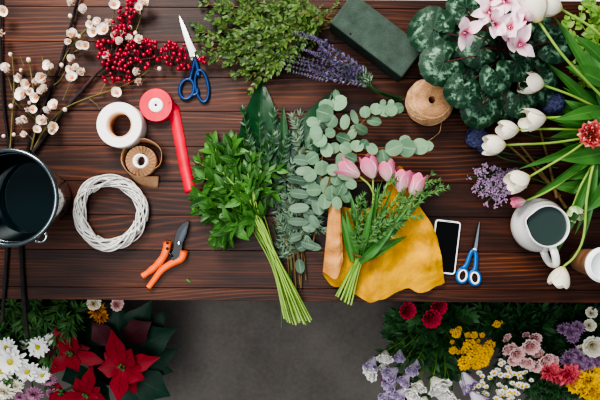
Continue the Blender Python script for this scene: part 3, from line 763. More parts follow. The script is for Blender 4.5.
# ================================================================ lavender
ltips = [((275, 53), 'leftmost lavender stem, its tip over the boxwood'), ((285, 60), 'lavender stem with a thin tip below the leftmost one'), ((294, 72), 'lowest lavender stem of the bunch'), ((293, 33), 'lavender stem whose tip rises highest at the left'), ((301, 32), 'uppermost lavender stem along the foam side of the bunch'),
 ((294, 47), None), ((288, 66), None), ((312, 36), 'lavender stem nearest the foam block'), ((305, 50), None), ((318, 42), None), ((300, 60), None), ((310, 68), None), ((326, 40), None)]
for i, ((tx, ty), lb) in enumerate(ltips):
    h = .03 + .007*(i % 5); mx, my = 360 + U(-4, 6), 76 + U(-3, 3); dy = (ty - 52)
    pts = spline([P(402 + U(-7, 2), 99 + U(-2, 2), .006), P(375, 90 + U(-2, 2), h), P(mx, my + dy*.25, h + .008), P(326 + U(-5, 5), 61 + dy*.8 + U(-2, 2), h + .035), P(tx, ty, h + .04)], 40)
    th = thing('lavender_stem', lb or 'lavender stem in the thick middle of the purple bunch', 'lavender', pts[0], 'lavender stems in the bunch'); ds = frames(pts)
    st = MB(); st.tube(pts, (.0014, .0009), 5); part(st, 'stem', M['dstem'], th)
    sp = MB(); lf = MB()
    for k in range(14, 41):
        t = (k - 14)/26
        for q in range(5):
            p = pts[k] + Vector((U(-.001, .001), U(-.001, .001), U(-.001, .001))); d = ds[k]; rq = Quaternion(d, U(0, 6.3)); o = rq @ d.orthogonal()
            if t < .42:
                if q < 2: lf.leaf(p, d*.8 + o*.5, o.cross(d), .018*U(.7, 1.1), .0035, .3, .1, 'lance', 3)
                elif q < 4: lf.leaf(p, d*.5 + o, d, .008, .004, .3, .2, 'ovate', 2)
            if t > .22: sp.leaf(p, d*U(.4, .8) + o*.8, d, .0135*(1.12 - t)*1.15 + .003, .0065*(1.15 - t*.6), -.3, .2, 'petal', 2)
    part(lf, 'leaves', M['lavg'], th); part(sp, 'flower_spike', M['lav'], th)

# ================================================================ leaf bunches in the middle
def big_leaf(label, base, tip, up, W, bend, mat, cup=.12, half=3, wave=.02, name='broad_leaf', shape='ovate', cat='leaf', sway=0):
    a, c = P(*base), P(*tip); b = MB(); d = (c - a); b.leaf(a, d, up, d.length*(1 + bend*bend*.04), W, bend, cup, shape, 18, 0, half, wave, sway)
    th = thing(name, label, cat, a)
    part(b, 'blade', mat, th); s = MB(); s.tube(spline([a - d.normalized()*.05, a, a + d*.4 + Vector((0, 0, .001))], 8), .002, 6); part(s, 'stalk', M['dstem'], th)
big_leaf('broad dark glossy pointed leaf standing highest behind the leafy stems', (258, 190, .012), (262, 78, .03), (.12, 0, 1), .118, .15, M['aspi'], cup=.3)
big_leaf('broad dark glossy leaf behind the pale round eucalyptus leaves', (287, 178, .012), (335, 87, .02), (-.2, .2, 1), .095, .1, M['aspi'], cup=.25)
big_leaf('narrow dark glossy leaf upright between the two broad leaves', (285, 175, .03), (283, 104, .034), (0, 0, 1), .03, .1, M['dkleaf'], cup=.2)

# leafy green stems
lt = [(212, 152, 'leafy green stem whose upper tip is furthest left'), (228, 150, None), (206, 172, None), (203, 200, 'leafy green stem at the left side of the bunch'), (212, 214, None), (224, 238, 'lowest leafy green stem, its leaves pointing down left'), (240, 150, None), (252, 158, 'leafy green stem overlapping the broad dark leaf'), (262, 172, 'leafy green stem at the right side of the bunch'), (235, 175, None), (220, 185, 'leafy green stem with pale lit leaves in the middle of the bunch'), (246, 200, None), (268, 190, None)]
for i, (tx, ty, lb) in enumerate(lt):
    ex = 284 + 28*((i*5) % 13)/12 + U(-1, 1); ey = 327 - abs(ex - 298)*.25 - U(0, 5); h = .014 + .006*(i % 6)
    path = [P(ex, ey, h*.6 + .004), P(278 + (ex - 298)*.4, 268, h), P(258 + (i - 6)*1.0 + (tx-230)*.08, 225, h + .008), P(tx*.55 + 248*.45, ty*.6 + 205*.4, h + .02), P(tx, ty, h + .016)]
    sprig('leafy_branch', lb or 'cut leafy green stem inside the bunch, its bare end over the table edge', 'leafy stem', path, 9, .06, .028, 'ovate', M['gstem'] if i % 2 else M['palestem'], M['leafy'], (.0026, .0016), twigs=4, twl=.055, twn=3, group='leafy green stems bunched in the middle of the table', pn=24, t0=.57, zmin=ZT + .004, tilt=.8, bend=.6, taper=.35, nu=6, cup=.25)
for (x0, x1, lb) in ((281, 281.5, 'thin straight dark stem hanging lowest over the table edge'), (290, 289, 'thin dark stem left of the pale cut stems')):
    b = MB(); pts = spline([P(x1, 329 if x0 < 285 else 322, .006), P(x0, 260, .008), P(272, 222, .012)], 12); b.tube(pts, (.0022, .0018), 6)
    single(b, 'bare_twig', M['dstem'], lb, 'stem', pts[0])
for i, (tx, ty, ex, lb) in enumerate(((238, 176, 296, 'slender pale stem lying on top of the leafy green bunch, tip in its middle'), (246, 168, 304, 'slender pale stem on top of the leafy green bunch, tip nearest the broad dark leaf'), (230, 190, 290, 'slender pale stem on top at the left of the leafy green bunch'), (252, 185, 310, 'slender brownish stem on top at the right of the leafy green bunch'), (222, 172, 300, 'slender pale stem on top, its tip at the upper left of the leafy bunch'))):
    sprig('leafy_branch', lb, 'leafy stem', [P(ex, 325 - i, .04), P(278 + (ex - 298)*.4, 268, .05), P(261 + (i - 2)*1.6, 226, .062), P(tx*.5 + 258*.5, ty*.5 + 212*.5, .07), P(tx, ty, .07)], 5, .04, .016, 'ovate', M['palestem'], M['leafy'], (.0026, .0014), twigs=0, group='slender stems on top of the leafy bunch', pn=24, t0=.8, tilt=.6, bend=.6, taper=.3)
# dark ruscus
for i, (tx, ty, lb) in enumerate(((243, 110, 'dark narrow-leaved sprig lying over the broad dark leaf'), (274, 112, 'dark narrow-leaved sprig right of the broad dark leaf'), (259, 118, 'dark narrow-leaved sprig in the middle of the broad dark leaf'), (250, 140, 'dark narrow-leaved sprig low on the broad dark leaf'), (288, 135, 'dark narrow-leaved sprig beside the narrow upright leaf'), (268, 150, 'dark narrow-leaved sprig at the foot of the broad dark leaf'))):
    sprig('ruscus_sprig', lb, 'ruscus sprig', [P(266, 215, .02), P(266*.6 + tx*.4, 180, .032), P(266*.25 + tx*.75, (ty + 175)/2, .04), P(tx, ty, .042)], 9, .038, .0125, 'lance', M['dstem'], M['dkleaf'], (.002, .001), t0=.4, zmin=ZT+.02, tilt=.4)
# olive like stems
for (bx, by, tx, ty, lb) in ((290, 292, 282, 128, 'grey-green narrow-leaved branch beside the broad leaf'), (300, 285, 300, 135, 'grey-green narrow-leaved branch in the middle'), (302, 262, 318, 150, 'grey-green narrow-leaved branch under the pale round leaves'), (284, 250, 270, 160, 'grey-green narrow-leaved branch behind the leafy green stems'), (296, 290, 289, 170, 'dark narrow-leaved branch along the left of the stacked eucalyptus leaves'), (306, 280, 325, 185, 'narrow-leaved branch between the stacked eucalyptus leaves and the paper'), (292, 270, 300, 115, 'grey-green narrow-leaved branch whose tip reaches the second broad dark leaf'), (300, 270, 312, 205, 'short narrow-leaved branch low beside the stacked eucalyptus leaves')):
    sprig('olive_branch', lb, 'olive branch', [P(bx, by, .01), P(bx - 3, by - 50, .014), P((bx + tx)/2, (by + ty)/2 - 10, .022), P(tx, ty, .026)], 20, .032, .0085, 'lance', M['brownstem'], M['olive'], (.0025, .001), twigs=7, twl=.045, twn=6, t0=.22, zmin=ZT+.004, tilt=.5, taper=.3)

# eucalyptus with given leaves
def euca(label, path, leaves, side=(), r=(.0026, .0012), mat='euca'):
    pts = spline([P(*q) for q in path], 24); th = thing('eucalyptus_branch', label, 'eucalyptus branch', pts[0])
    st = MB(); st.tube(pts, r, 6); allp = list(pts)
    for s in side:
        sp = spline([P(*q) for q in s], 8); st.tube(sp, (.0016, .0009), 5); allp += sp
    lf = MB()
    for (px, py, w, l, h, ang) in leaves:
        c = P(px, py, h); a = math.radians(ang); d = Vector((math.cos(a), math.sin(a), U(-.15, .25))); L = l*.00262*1.15; W = w*.00262*1.15
        base = c - d.normalized()*L*.5
        q = min(allp, key=lambda p: (p - base).length); st.tube([q, q.lerp(base, .5) + Vector((0, 0, .002)), base], .0008, 4)
        lf.leaf(base, d, Vector((U(-.35, .35), U(-.35, .35), 1)), L, W, U(-.3, .4), U(-.1, .15), 'round', 8, 0, 2, .012)
    part(st, 'stem', M['brownstem'], th); part(lf, 'leaves', M[mat], th)
euca('pale round-leaved eucalyptus branch rising to the top, beside the foam block', [(312, 250, .02), (320, 200, .04), (322, 160, .052), (328, 125, .058), (337, 100, .055)],
 [(326, 105, 13, 12, .066, 100), (339, 103, 14, 16, .064, 30), (325, 113, 16, 16, .07, 160), (316, 133, 14, 12, .07, 190), (320, 140, 13, 13, .066, 250), (331, 121, 13, 12, .066, 60), (345, 122, 9, 14, .06, 80), (313, 122, 10, 12, .062, 170), (327, 150, 12, 14, .058, 300), (312, 158, 12, 13, .06, 210), (322, 168, 14, 14, .056, 270), (310, 175, 12, 13, .054, 200), (334, 148, 10, 12, .06, 20), (337, 96, 7, 14, .06, 95), (330, 133, 10, 10, .075, 200), (314, 190, 12, 14, .055, 180), (328, 186, 14, 18, .056, 280)])
euca('eucalyptus branch with round leaves reaching right to the twine spool', [(330, 180, .05), (340, 152, .056), (352, 135, .056), (368, 118, .05), (400, 106, .045)],
 [(365, 112, 10, 11, .06, 100), (376, 109, 11, 11, .058, 80), (374, 121, 9, 14, .054, 350), (384, 111, 12, 10, .056, 60), (391, 110, 12, 12, .057, 40), (398, 108, 10, 12, .052, 10), (383, 103, 6, 7, .05, 90), (391, 103, 6, 7, .05, 80), (354, 117, 7, 15, .058, 120), (361, 130, 10, 14, .056, 330), (352, 134, 8, 11, .06, 60), (355, 129, 8, 10, .05, 200)])
euca('eucalyptus branch with round leaves reaching right over the pink flowers', [(322, 200, .055), (336, 165, .075), (352, 148, .085), (380, 148, .085), (428, 145, .08)],
 [(346, 148, 11, 12, .092, 150), (357, 146, 12, 11, .092, 80), (364, 144, 9, 9, .09, 60), (372, 149, 10, 12, .09, 300), (394, 148, 14, 16, .095, 200), (407, 148, 16, 16, .098, 350), (420, 146, 15, 16, .094, 10), (427, 146, 10, 12, .088, 0), (405, 140, 10, 9, .088, 90), (384, 157, 13, 15, .085, 280), (342, 161, 14, 12, .09, 200), (347, 174, 11, 17, .095, 10), (333, 170, 11, 12, .085, 190), (343, 138, 9, 14, .09, 160), (336, 180, 10, 10, .085, 250), (341, 188, 12, 14, .085, 240), (332, 193, 13, 14, .08, 270), (346, 196, 10, 13, .085, 300), (325, 201, 12, 15, .07, 260), (337, 203, 9, 12, .085, 280), (351, 184, 9, 11, .095, 330), (351, 158, 10, 12, .095, 160)])
euca('eucalyptus branch with leaves stacked in pairs down the middle', [(301, 288, .01), (302, 250, .02), (303, 200, .03), (305, 150, .04)],
 [(302, 160, 10, 16, .05, 175), (304, 171, 9, 16, .05, 5), (297, 180, 8, 17, .052, 170), (308, 184, 8, 15, .045, 10), (299, 194, 9, 19, .05, 175), (310, 200, 8, 14, .045, 355), (299, 208, 9, 19, .05, 185), (298, 222, 8, 20, .048, 180), (309, 228, 8, 13, .04, 350), (296, 237, 8, 12, .04, 200), (309, 215, 10, 12, .042, 300), (318, 206, 12, 18, .05, 280), (314, 222, 9, 14, .045, 300), (302, 247, 8, 10, .03, 200), (308, 244, 9, 15, .03, 340), (300, 266, 9, 14, .02, 280), (312, 246, 8, 18, .03, 350)], mat='olive')
# ================================================================ pink bouquet in paper
def paper():
    t = NT('ochre_kraft_paper'); g = t.n('ShaderNodeNewGeometry'); n = t.noise(t.obj(), 22, 3)
    a = t.ramp(n, [(.3, hexc('#b8821a')), (.7, hexc('#d8a128'))]); b_ = t.ramp(n, [(.3, hexc('#b5793f')), (.7, hexc('#cf9660'))])
    t.col(t.mix(g.outputs['Backfacing'], b_, a)); t.par(0.55, 0, 0.3); t.bump(t.noise(t.obj(), 45, 3, 0.6, 1.0), 0.6, 0.004); return t.m
M['paper'] = paper()
colsT = [(340, 200, .056), (340, 193, .062), (329, 205, .05), (335, 204, .008), (352, 208, .005), (374, 205, .006), (399, 166, .03), (418, 204, .02), (430, 222, .03), (437, 238, .022)]
colsB = [(343, 262, .040), (336, 279, .038), (322.5, 272, .024), (331, 285, .003), (348, 290, .003), (362, 298, .003), (378, 301, .016), (404, 289, .006), (424, 292, .010), (444, 282, .004)]
NC = 60; tp = spline([P(*q) for q in colsT], NC); bt = spline([P(*q) for q in colsB], NC)
from mathutils import noise as mn
rows = []
for i in range(NC + 1):
    row = []
    for j in range(31):
        k = j/30; p = tp[i].lerp(bt[i], k); s = math.sin(PI*k)
        cr = mn.noise(Vector((p.x*22, p.y*22, 3.1)))*.011 + abs(mn.noise(Vector((p.x*55, p.y*40, 1.7))))*.011
        cr += .006*math.sin(k*10 + i*.5)*max(0, 1 - abs(i/NC - .55)*3)
        z = p.z + .006 + cr*(.4 + .6*s) + .008*s*(1 if i > 34 else .2)
        edge = mn.noise(Vector((p.x*40, 7.3, 0)))*.006*(k > .8)
        row.append((p.x, p.y + edge, max(ZT + .0015, z)))
    rows.append(row)
b = MB(); b.grid(rows)
# fold so the outer face of the left flap shows
ob = single(b, 'wrapping_paper', M['paper'], 'crumpled ochre yellow wrapping paper with a tan outside, wrapped round the pink flowers', 'wrapping paper', P(380, 262, 0))

def tulip_mesh(name, mat, H, r, opn=0.0, ruffle=0.0, petals=6):
    b = MB(); hp = petals // 2
    for i in range(petals):
        inner = i >= hp; az = 2*PI*(i % hp)/hp + (PI/hp if inner else 0) + U(-.08, .08); k = (.93 if inner else 1.0); o = opn + U(-.05, .08)
        hh = H*U(.93, 1.04)
        rf = lambda t, k=k, o=o: r*k*(math.sin(PI*min(1, .06 + t*(.60 - .12*o))) ** .8 + o*.35*t*t)
        zf = lambda t, hh=hh: hh*(t - .05*math.sin(PI*t))
        b.cup_petal(az, 1.0*3/hp, rf, zf, 9, 6, lambda t: max(.06, math.sin(PI*(.16 + .70*t)) ** .6), ruffle, 0.011, flare=.0012)
    return b.mesh(name, mat)
WT = [tulip_mesh('white_tulip_bloom', M['wtulip'], .058, .0275, o) for o in (0, .15, .3)]
PT = [tulip_mesh('pink_tulip_bloom', M['ptulip'], .056, .0215, o) for o in (.1, .3)]
RT = rose_mesh('red_tulip_bloom', M['rtulip'], .031, .042, 4, .0045, .55); GT = tulip_mesh('green_tulip_bloom', M['gtulip'], .042, .022, .15, .002)

def tulip(label, mesh, head, axis_px, stem, leaves=(), sc=1.0, group=None, r=.0032, mst='palestem', spin=None, name='tulip', axz=.1):
    """head: pixel+height of the bloom base; the bloom points along axis_px (pixel direction)"""
    hb = P(*head); pts = spline([P(*q) for q in stem] + [hb], 18)
    th = thing(name, label, 'tulip', pts[0], group); st = MB(); st.tube(pts, (r*1.15, r), 8); part(st, 'stem', M[mst], th)
    inst(mesh, 'bloom', th, hb, Vector((axis_px[0], -axis_px[1], axz)), U(0, 6) if spin is None else spin, sc)
    for (bx, by, bh, tx, ty, tz, W, bend) in leaves:
        a, c = P(bx, by, bh), P(tx, ty, tz); lf = MB(); d = c - a
        lf.leaf(a, d + Vector((0, 0, bend*d.length*.45)), Vector((U(-.5, .5), U(-.5, .5), 1)), d.length*(1 + .1*bend), W, bend, .35, 'spear', 14, 0, 2, .03); part(lf, 'leaf', M['tulipleaf'], th)
    return th
tulip('pink tulip furthest left in the paper bouquet, under a round eucalyptus leaf', PT[1], (359, 176, .075), (-1, -.55), [(338, 297, .02), (357, 256, .04), (374, 210, .066), (371, 188, .074)], [(352, 262, .045, 339, 203, .06, .022, .2), (357, 258, .05, 362, 192, .075, .014, .1)], 1.2, 'pink tulips in the paper bouquet', .0026)
tulip('pink tulip bud pointing straight up, second from the left in the paper bouquet', PT[0], (373, 178, .07), (-.3, -1), [(341, 300, .026), (359, 254, .046), (372, 210, .065)], [(359, 256, .05, 379, 180, .07, .016, .2)], 1.15, 'pink tulips in the paper bouquet', .0026)
tulip('small pink tulip in the middle of the row of pink blooms', PT[0], (388, 181, .068), (-.1, -1), [(345, 302, .02), (361, 253, .05), (377, 212, .062)], [(360, 258, .05, 371, 205, .07, .02, .5)], 1.05, 'pink tulips in the paper bouquet', .0026)
tulip('open pink and white striped tulip, second from the right in the paper bouquet', PT[1], (400, 192, .066), (.15, -1), [(348, 304, .026), (362, 255, .05), (380, 222, .062)], [(360, 262, .05, 401, 232, .05, .03, .8)], 1.1, 'pink tulips in the paper bouquet', .0026)
tulip('pink and white striped tulip furthest right in the paper bouquet', PT[0], (412, 196, .06), (.35, -1), [(351, 305, .02), (364, 256, .045), (388, 225, .058)], [(364, 256, .045, 437, 184, .05, .022, .25), (361, 262, .045, 408, 222, .055, .016, .3)], 1.15, 'pink tulips in the paper bouquet', .0026)
for (a, c, W, lb) in (((361, 256, .052), (353, 190, .10), .022, 'upright green leaf at the left of the paper bouquet'), ((362, 256, .052), (384, 190, .115), .022, 'upright green leaf between the pink tulips'), ((363, 258, .05), (430, 192, .10), .022, 'long green leaf slanting right in the paper bouquet'), ((360, 262, .055), (394, 232, .095), .028, 'short broad green leaf folded over the paper just above the tie'), ((358, 258, .052), (344, 212, .09), .02, 'narrow green leaf along the left flap of the paper'), ((362, 254, .056), (370, 204, .11), .02, 'bright upright green leaf in the middle of the paper bouquet'), ((363, 254, .054), (410, 210, .105), .02, 'green leaf slanting right under the striped pink tulips'), ((361, 255, .056), (399, 190, .115), .016, 'narrow green leaf reaching up to the open striped pink tulip')):
    p, q = P(*a), P(*c); d = q - p; b = MB(); b.leaf(p, d + Vector((0, 0, .015)), (U(-.5, .5), U(-.5, .5), 1), d.length*1.05, W, .4, .35, 'spear', 14, 0, 2, .04); single(b, 'tulip_leaf', M['tulipleaf'], lb, 'leaf', p)
for ex, lb in ((336, 'cut pale green stem end at the left of the bouquet foot'), (344, 'cut pale green stem end in the middle of the bouquet foot')):
    b = MB(); pts = spline([P(ex, 296 + (ex-336)*.8, .012), P(358, 256, .042), P(372, 230, .05)], 12); b.tube(pts, (.0032, .0028), 7); single(b, 'cut_flower_stalk', M['gstem'], lb, 'stem', pts[0])
for (tx, ty, lb) in ((426, 188, 'fine-leaved green sprig at the right of the pink bouquet'), (410, 212, 'fine-leaved green sprig low at the right of the pink bouquet'), (398, 198, 'fine-leaved green sprig in front of the striped pink tulips'), (392, 176, 'fine-leaved green sprig between the pink blooms'), (378, 196, 'fine-leaved green sprig in the middle of the pink bouquet'), (358, 200, 'fine-leaved green sprig under the leftmost pink tulip'), (431, 175, 'fine-leaved dark green sprig reaching furthest right of the pink bouquet'), (384, 222, 'fine-leaved green sprig just above the brown tie'), (440, 186, 'fine-leaved green sprig along the longest tulip leaf')):
    sprig('filler_sprig', lb, 'greenery sprig', [P(345 + U(-4, 5), 298, .02), P(361, 254, .055), P(361*.45 + tx*.55 - 3, 254*.45 + ty*.55, .078), P(tx, ty, .082)], 13, .019, .0062, 'lance', M['gstem'], M['filler'], (.0016, .0008), twigs=4, twl=.045, twn=5, t0=.42, zmin=ZT+.02, tilt=.5, taper=.2)
c = P(360, 255, .05); b = MB(); d = (P(372, 220, .06) - P(345, 300, .02)).normalized(); s = d.cross(Vector((0, 0, 1))).normalized(); u = s.cross(d)
pts = [c + d*(.006*(k/60 - .5)) + s*(.021*math.cos(k*.42)) + u*(.015*math.sin(k*.42)) for k in range(61)]
b.tube(pts, .0008, 5); single(b, 'twine_tie', M['brownstem'], 'thin brown tie wound round the pink bouquet stems', 'twine', c)

# ================================================================ cyclamen pot plant
def cycmat():
    t = NT('cyclamen_leaf'); u, v = t.uv(); n = t.noise(t.obj(), 38, 3)
    veins = t.math('POWER', t.math('ABSOLUTE', t.math('COSINE', t.math('ADD', t.math('MULTIPLY', v, 3.14159*9), t.math('MULTIPLY', n, 2.5)))), 26.0)
    zone = t.ramp(t.math('ADD', u, t.math('MULTIPLY', t.math('SUBTRACT', n, .5), .5)), [(.34, (0, 0, 0, 1)), (.52, (1, 1, 1, 1)), (.66, (1, 1, 1, 1)), (.80, (0, 0, 0, 1))])
    blot = t.ramp(t.noise(t.n('ShaderNodeNewGeometry').outputs['Position'], 75, 3, .6), [(.47, (0, 0, 0, 1)), (.58, (1, 1, 1, 1))])
    base = t.ramp(n, [(.3, hexc('#0f2c1c')), (.7, hexc('#24492f'))])
    c = t.mix(t.math('MULTIPLY', t.math('MULTIPLY', zone, blot), .8), base, hexc('#86a88c'))
    c = t.mix(t.math('MULTIPLY', veins, .2), c, hexc('#86a88c'))
    t.col(c); t.par(.5, 0, .35); t.transl(c, .1); t.bump(t.math('MULTIPLY', veins, -1.0), .3, .002); return t.m
M['cycleaf'] = cycmat()
def cyc_leaf(name):
    b = MB(); nr, na = 6, 48; ph = U(0, 6); rows = []; uvs = []
    for i in range(nr + 1):
        row = []; uu = []; u = i/nr
        for k in range(na + 1):
            th = -PI + 2*PI*k/na; notch = abs(abs(th) - PI)
            r = (1.0 + .10*math.cos(th))*(1 - .62*math.exp(-(notch/.32)**2)) * (1 + .022*math.sin(th*17 + ph)*u**3)
            rr = u*r; z = .16*u*u*math.sin(1.5*th + ph)*.6 - .22*u*u + .05*math.sin(3*th + ph)*u
            row.append((rr*math.cos(th), rr*math.sin(th), z)); uu.append((u, k/na))
        rows.append(row); uvs.append(uu)
    b.grid(rows, uvs); return b.mesh(name, M['cycleaf'])
CL = [cyc_leaf('cyclamen_leaf') for _ in range(4)]
def cyc_flower(name):
    b = MB()
    for i in range(5):
        a = 2*PI*i/5 + U(-.5, .5); e = U(-.2, 1.1); d = Vector((math.cos(a)*math.cos(e), math.sin(a)*math.cos(e), math.sin(e))); n = Vector((-math.cos(a)*math.sin(e), -math.sin(a)*math.sin(e), math.cos(e)))
        b.leaf(d*.003, d, n + Vector((U(-.5, .5), U(-.5, .5), 0)), .046*U(.8, 1.1), .029, U(-.9, .9), U(-.3, .45), 'ovate', 8, 0, 2, .05, U(-.3, .3))
    b.sphere((0, 0, -.002), .0055, 8, 5); return b.mesh(name, M['cycl'])
CF = [cyc_flower('cyclamen_flower') for _ in range(4)]
M['potgrey'] = plain('dark_plastic_pot', '#2c2624', .6)
cy = thing('potted_cyclamen', 'potted cyclamen with silver-patterned dark leaves and pale pink flowers', 'potted cyclamen', P(493, 62, 0))
pc = P(493, 62, 0); b = MB(); b.lathe([(0, .002), (.045, .002), (.047, 0), (.06, .095), (.064, .096), (.064, .11), (.058, .11), (.056, .098), (0, .096)], pc, 40); part(b, 'pot', M['potgrey'], cy)
LV = [(433, 30, 24, .165, 150), (444, 62, 23, .17, 205), (463, 89, 18, .175, 250), (498, 76, 19, .20, 290), (482, 107, 21, .14, 260), (553, 42, 21, .16, 10), (466, 8, 19, .16, 120), (518, 62, 19, .17, 330), (520, 98, 19, .13, 300), (480, 48, 19, .16, 190), (507, 28, 20, .15, 60), (535, 18, 19, .14, 40), (455, 40, 18, .14, 170), (540, 72, 18, .13, 330), (490, 10, 17, .14, 90), (505, 104, 17, .12, 280), (490, 90, 19, .10, 250), (470, 66, 18, .11, 200), (530, 55, 20, .10, 20), (500, 50, 20, .115, 90), (548, 88, 18, .08, 350)]
pst = MB()
for i, (px, py, r, h, ang) in enumerate(LV):
    p = P(px, py, h); rr = r*(ZC - p.z)/F; a = math.radians(ang); o = inst(CL[i % 4], 'leaf', cy, p, (U(-.2, .2) + .18*math.cos(a), U(-.2, .2) + .18*math.sin(a), 1), 0, rr)
    q = quat(Vector((U(-.15, .15) + .2*math.cos(a), U(-.15, .15) + .2*math.sin(a), 1)), 0) @ Quaternion((0, 0, 1), a); o.rotation_quaternion = q
    pst.tube(spline([pc + Vector((U(-.02, .02), U(-.02, .02), .095)), (pc + p)/2 + Vector((0, 0, .07)), p], 8), .002, 5)
FL = [(465, 32, .235, 1.0), (490, 12, .225, .95), (494, 24, .24, .95), (510, 28, .235, 1.05), (520, 45, .225, 1.0), (505, 2, .225, .9), (523, 20, .24, .9), (488, 2, .21, .8), (512, 37, .215, .9)]
for i, (px, py, h, s) in enumerate(FL):
    p = P(px, py, h); o = inst(CF[i % 4], 'flower', cy, p, (U(-.4, .4), U(-.5, .3), 1), U(0, 6), s)
    pst.tube(spline([pc + Vector((U(-.02, .02), U(-.02, .02), .095)), (pc + p)/2 + Vector((U(-.01, .01), 0, .08)), p + Vector((0, 0, .004)), p - Vector((0, 0, .002))], 8), .0016, 5)
part(pst, 'stalks', M['redstem'], cy)

# ================================================================ periwinkle flower heads under the tulips
def floret_ball(name, mat, r, n, fl):
    b = MB()
    for i in range(n):
        z = 1 - 1.1*(i + .5)/n; ph = i*2.39996; q = math.sqrt(max(0, 1 - z*z)); o = Vector((q*math.cos(ph), q*math.sin(ph), z)); c = o*r*U(.85, 1.05); t1 = o.orthogonal().normalized()
        for k in range(4):
            d = Quaternion(o, k*PI/2 + ph) @ t1; b.leaf(c, d + o*.25, o, fl, fl*.95, .2, .1, 'petal', 3)
    return b.mesh(name, mat)
HY = floret_ball('hydrangea_head', M['blue'], .030, 46, .012)
for (px, py, h, s, lb) in ((477, 138, .03, .95, 'dusky blue flower head left of the white tulips'), (552, 103, .05, 1.0, 'dusky blue flower head in shadow behind the upper white tulips'), (505, 121, .03, .7, 'small dusky blue flower head under the white tulip heads'), (483, 146, .025, .6, 'small dusky blue flower head beside the lowest left tulip')):
    c = P(px, py, h); th = thing('hydrangea', lb, 'blue flower', c); b = MB(); b.tube(spline([c, P(px + 25, py + 14, .02), P(px + 75, py + 22, .008)], 10), .0025, 6); part(b, 'stem', M['dstem'], th); inst(HY, 'flower_head', th, c, (-.2, 0, 1), U(0, 6), s)

# ================================================================ lilac sprays
for i, (tx, ty, lb) in enumerate(((466, 176, 'lilac spray reaching furthest left, below the dusky blue flowers'), (474, 190, 'lilac spray in the middle left of the lilac clump'), (484, 204, 'lilac spray hanging lowest, left of the jug'), (480, 170, 'uppermost lilac spray, right under the dusky blue flowers'), (496, 203, 'lilac spray nearest the jug'), (505, 180, 'lilac spray behind the lowest left tulip'))):
    pts = spline([P(560, 190, .008), P(530, 178, .012), P(505, 180 + (ty-185)*.3, .02 + .005*(i % 3)), P(tx, ty, .024)], 20); th = thing('lilac_spray', lb, 'lilac flower spray', pts[0]); st = MB(); st.tube(pts, (.0018, .001), 5); fo = MB()
    for k in range(44):
        t = U(.52, 1.0); p = pts[int(t*20)] + Vector((U(-.019, .019), U(-.019, .019), U(-.008, .018)))*1.0; p.z = max(p.z, ZT + .004)
        st.tube([pts[max(0, int(t*20) - 2)], p], .0006, 3, cap=False)
        for q in range(6):
            a = U(0, 6.3); fo.leaf(p + Vector((U(-.004, .004), U(-.004, .004), U(-.002, .004))), (math.cos(a), math.sin(a), U(.1, .9)), (0, 0, 1), .0062, .0042, .2, .2, 'petal', 2)
    part(st, 'stem', M['dstem'], th); part(fo, 'florets', M['limo'], th)

# ================================================================ tulips
G = 'white tulips at the right'
S0 = [(655, 152, .02), (630, 140, .05)]
tulip('white tulip at the height of the cyclamen, fourth from the top', WT[1], (543, 85, .15), (-1, -.12), [(650, 140, .03), (615, 118, .09), (575, 97, .135)], [(604, 120, .08, 548, 62, .13, .036, .3), (620, 125, .07, 566, 88, .12, .03, .3)], .98, G)
tulip('white tulip with wide open petals, topmost of the left row of three', WT[2], (545, 118, .13), (-1, .12), [(655, 146, .03), (620, 124, .08), (580, 117, .12)], [(612, 132, .07, 541, 115, .11, .032, .4)], 1.02, G)
tulip('small white tulip between its two neighbours in the left row of three', WT[0], (518, 130, .12), (-1, 0), [(655, 150, .025), (600, 132, .08), (550, 129, .11)], [(610, 140, .06, 520, 165, .07, .03, .4)], .92, G)
tulip('white tulip furthest left, lowest of the row of three', WT[0], (505, 145, .115), (-1, .02), [(655, 154, .025), (605, 138, .08), (550, 143, .105)], [(625, 135, .07, 560, 128, .09, .034, .3)], .98, G)
tulip('white tulip bending down towards the jug with a pink bloom below it', WT[1], (529, 177, .13), (-1, .35), [(655, 125, .025), (600, 135, .1), (565, 156, .125)], [(598, 150, .09, 522, 208, .1, .024, .2), (606, 160, .07, 575, 192, .08, .026, .4)], 1.0, G)
tulip('large white tulip among the cyclamen flowers at the top edge', WT[2], (539, 22, .235), (-.35, -1), [(655, 150, .02), (605, 100, .15), (565, 58, .22)], [(600, 95, .12, 556, 17, .18, .034, .3), (610, 120, .1, 585, 52, .15, .036, .3)], 1.08, G)
tulip('white tulip bud touching the top edge on a long arching stem', WT[0], (561, 9, .22), (-1, -.2), [(658, 140, .02), (628, 80, .13), (600, 35, .2)], [(640, 120, .06, 604, 18, .14, .03, .3)], .98, G)
tulip('drooping white tulip over the jug handle on a curving stem', WT[2], (563, 267, .10), (-.35, 1), [(650, 120, .03), (602, 150, .11), (588, 190, .14), (584, 235, .125), (575, 256, .11)], [(590, 175, .13, 555, 258, .07, .028, .2), (596, 165, .12, 583, 245, .1, .022, .2)], .92, G)
tulip('pink tulip mostly hidden between the jug and a white tulip', PT[1], (525, 201, .105), (-.9, .1), [(650, 140, .02), (596, 160, .08), (550, 190, .1)], [], .62, 'pink tulips by the jug', .0028)
tulip('red and cream parrot tulip with ruffled petals at the right edge', RT, (590, 135, .135), (-.25, .05), [(665, 150, .02), (635, 142, .07), (604, 136, .12)], [(620, 150, .07, 574, 195, .1, .036, .4), (620, 160, .06, 590, 186, .08, .034, .4)], .95, None, .0034, axz=1.2)
tulip('green and white striped tulip bud right of the jug', GT, (573, 206, .10), (-.05, 1), [(655, 130, .02), (606, 150, .09), (584, 180, .11)], [(600, 150, .09, 563, 180, .09, .026, .4), (604, 172, .06, 572, 232, .04, .024, .3)], .95, None, .0032, axz=.7)
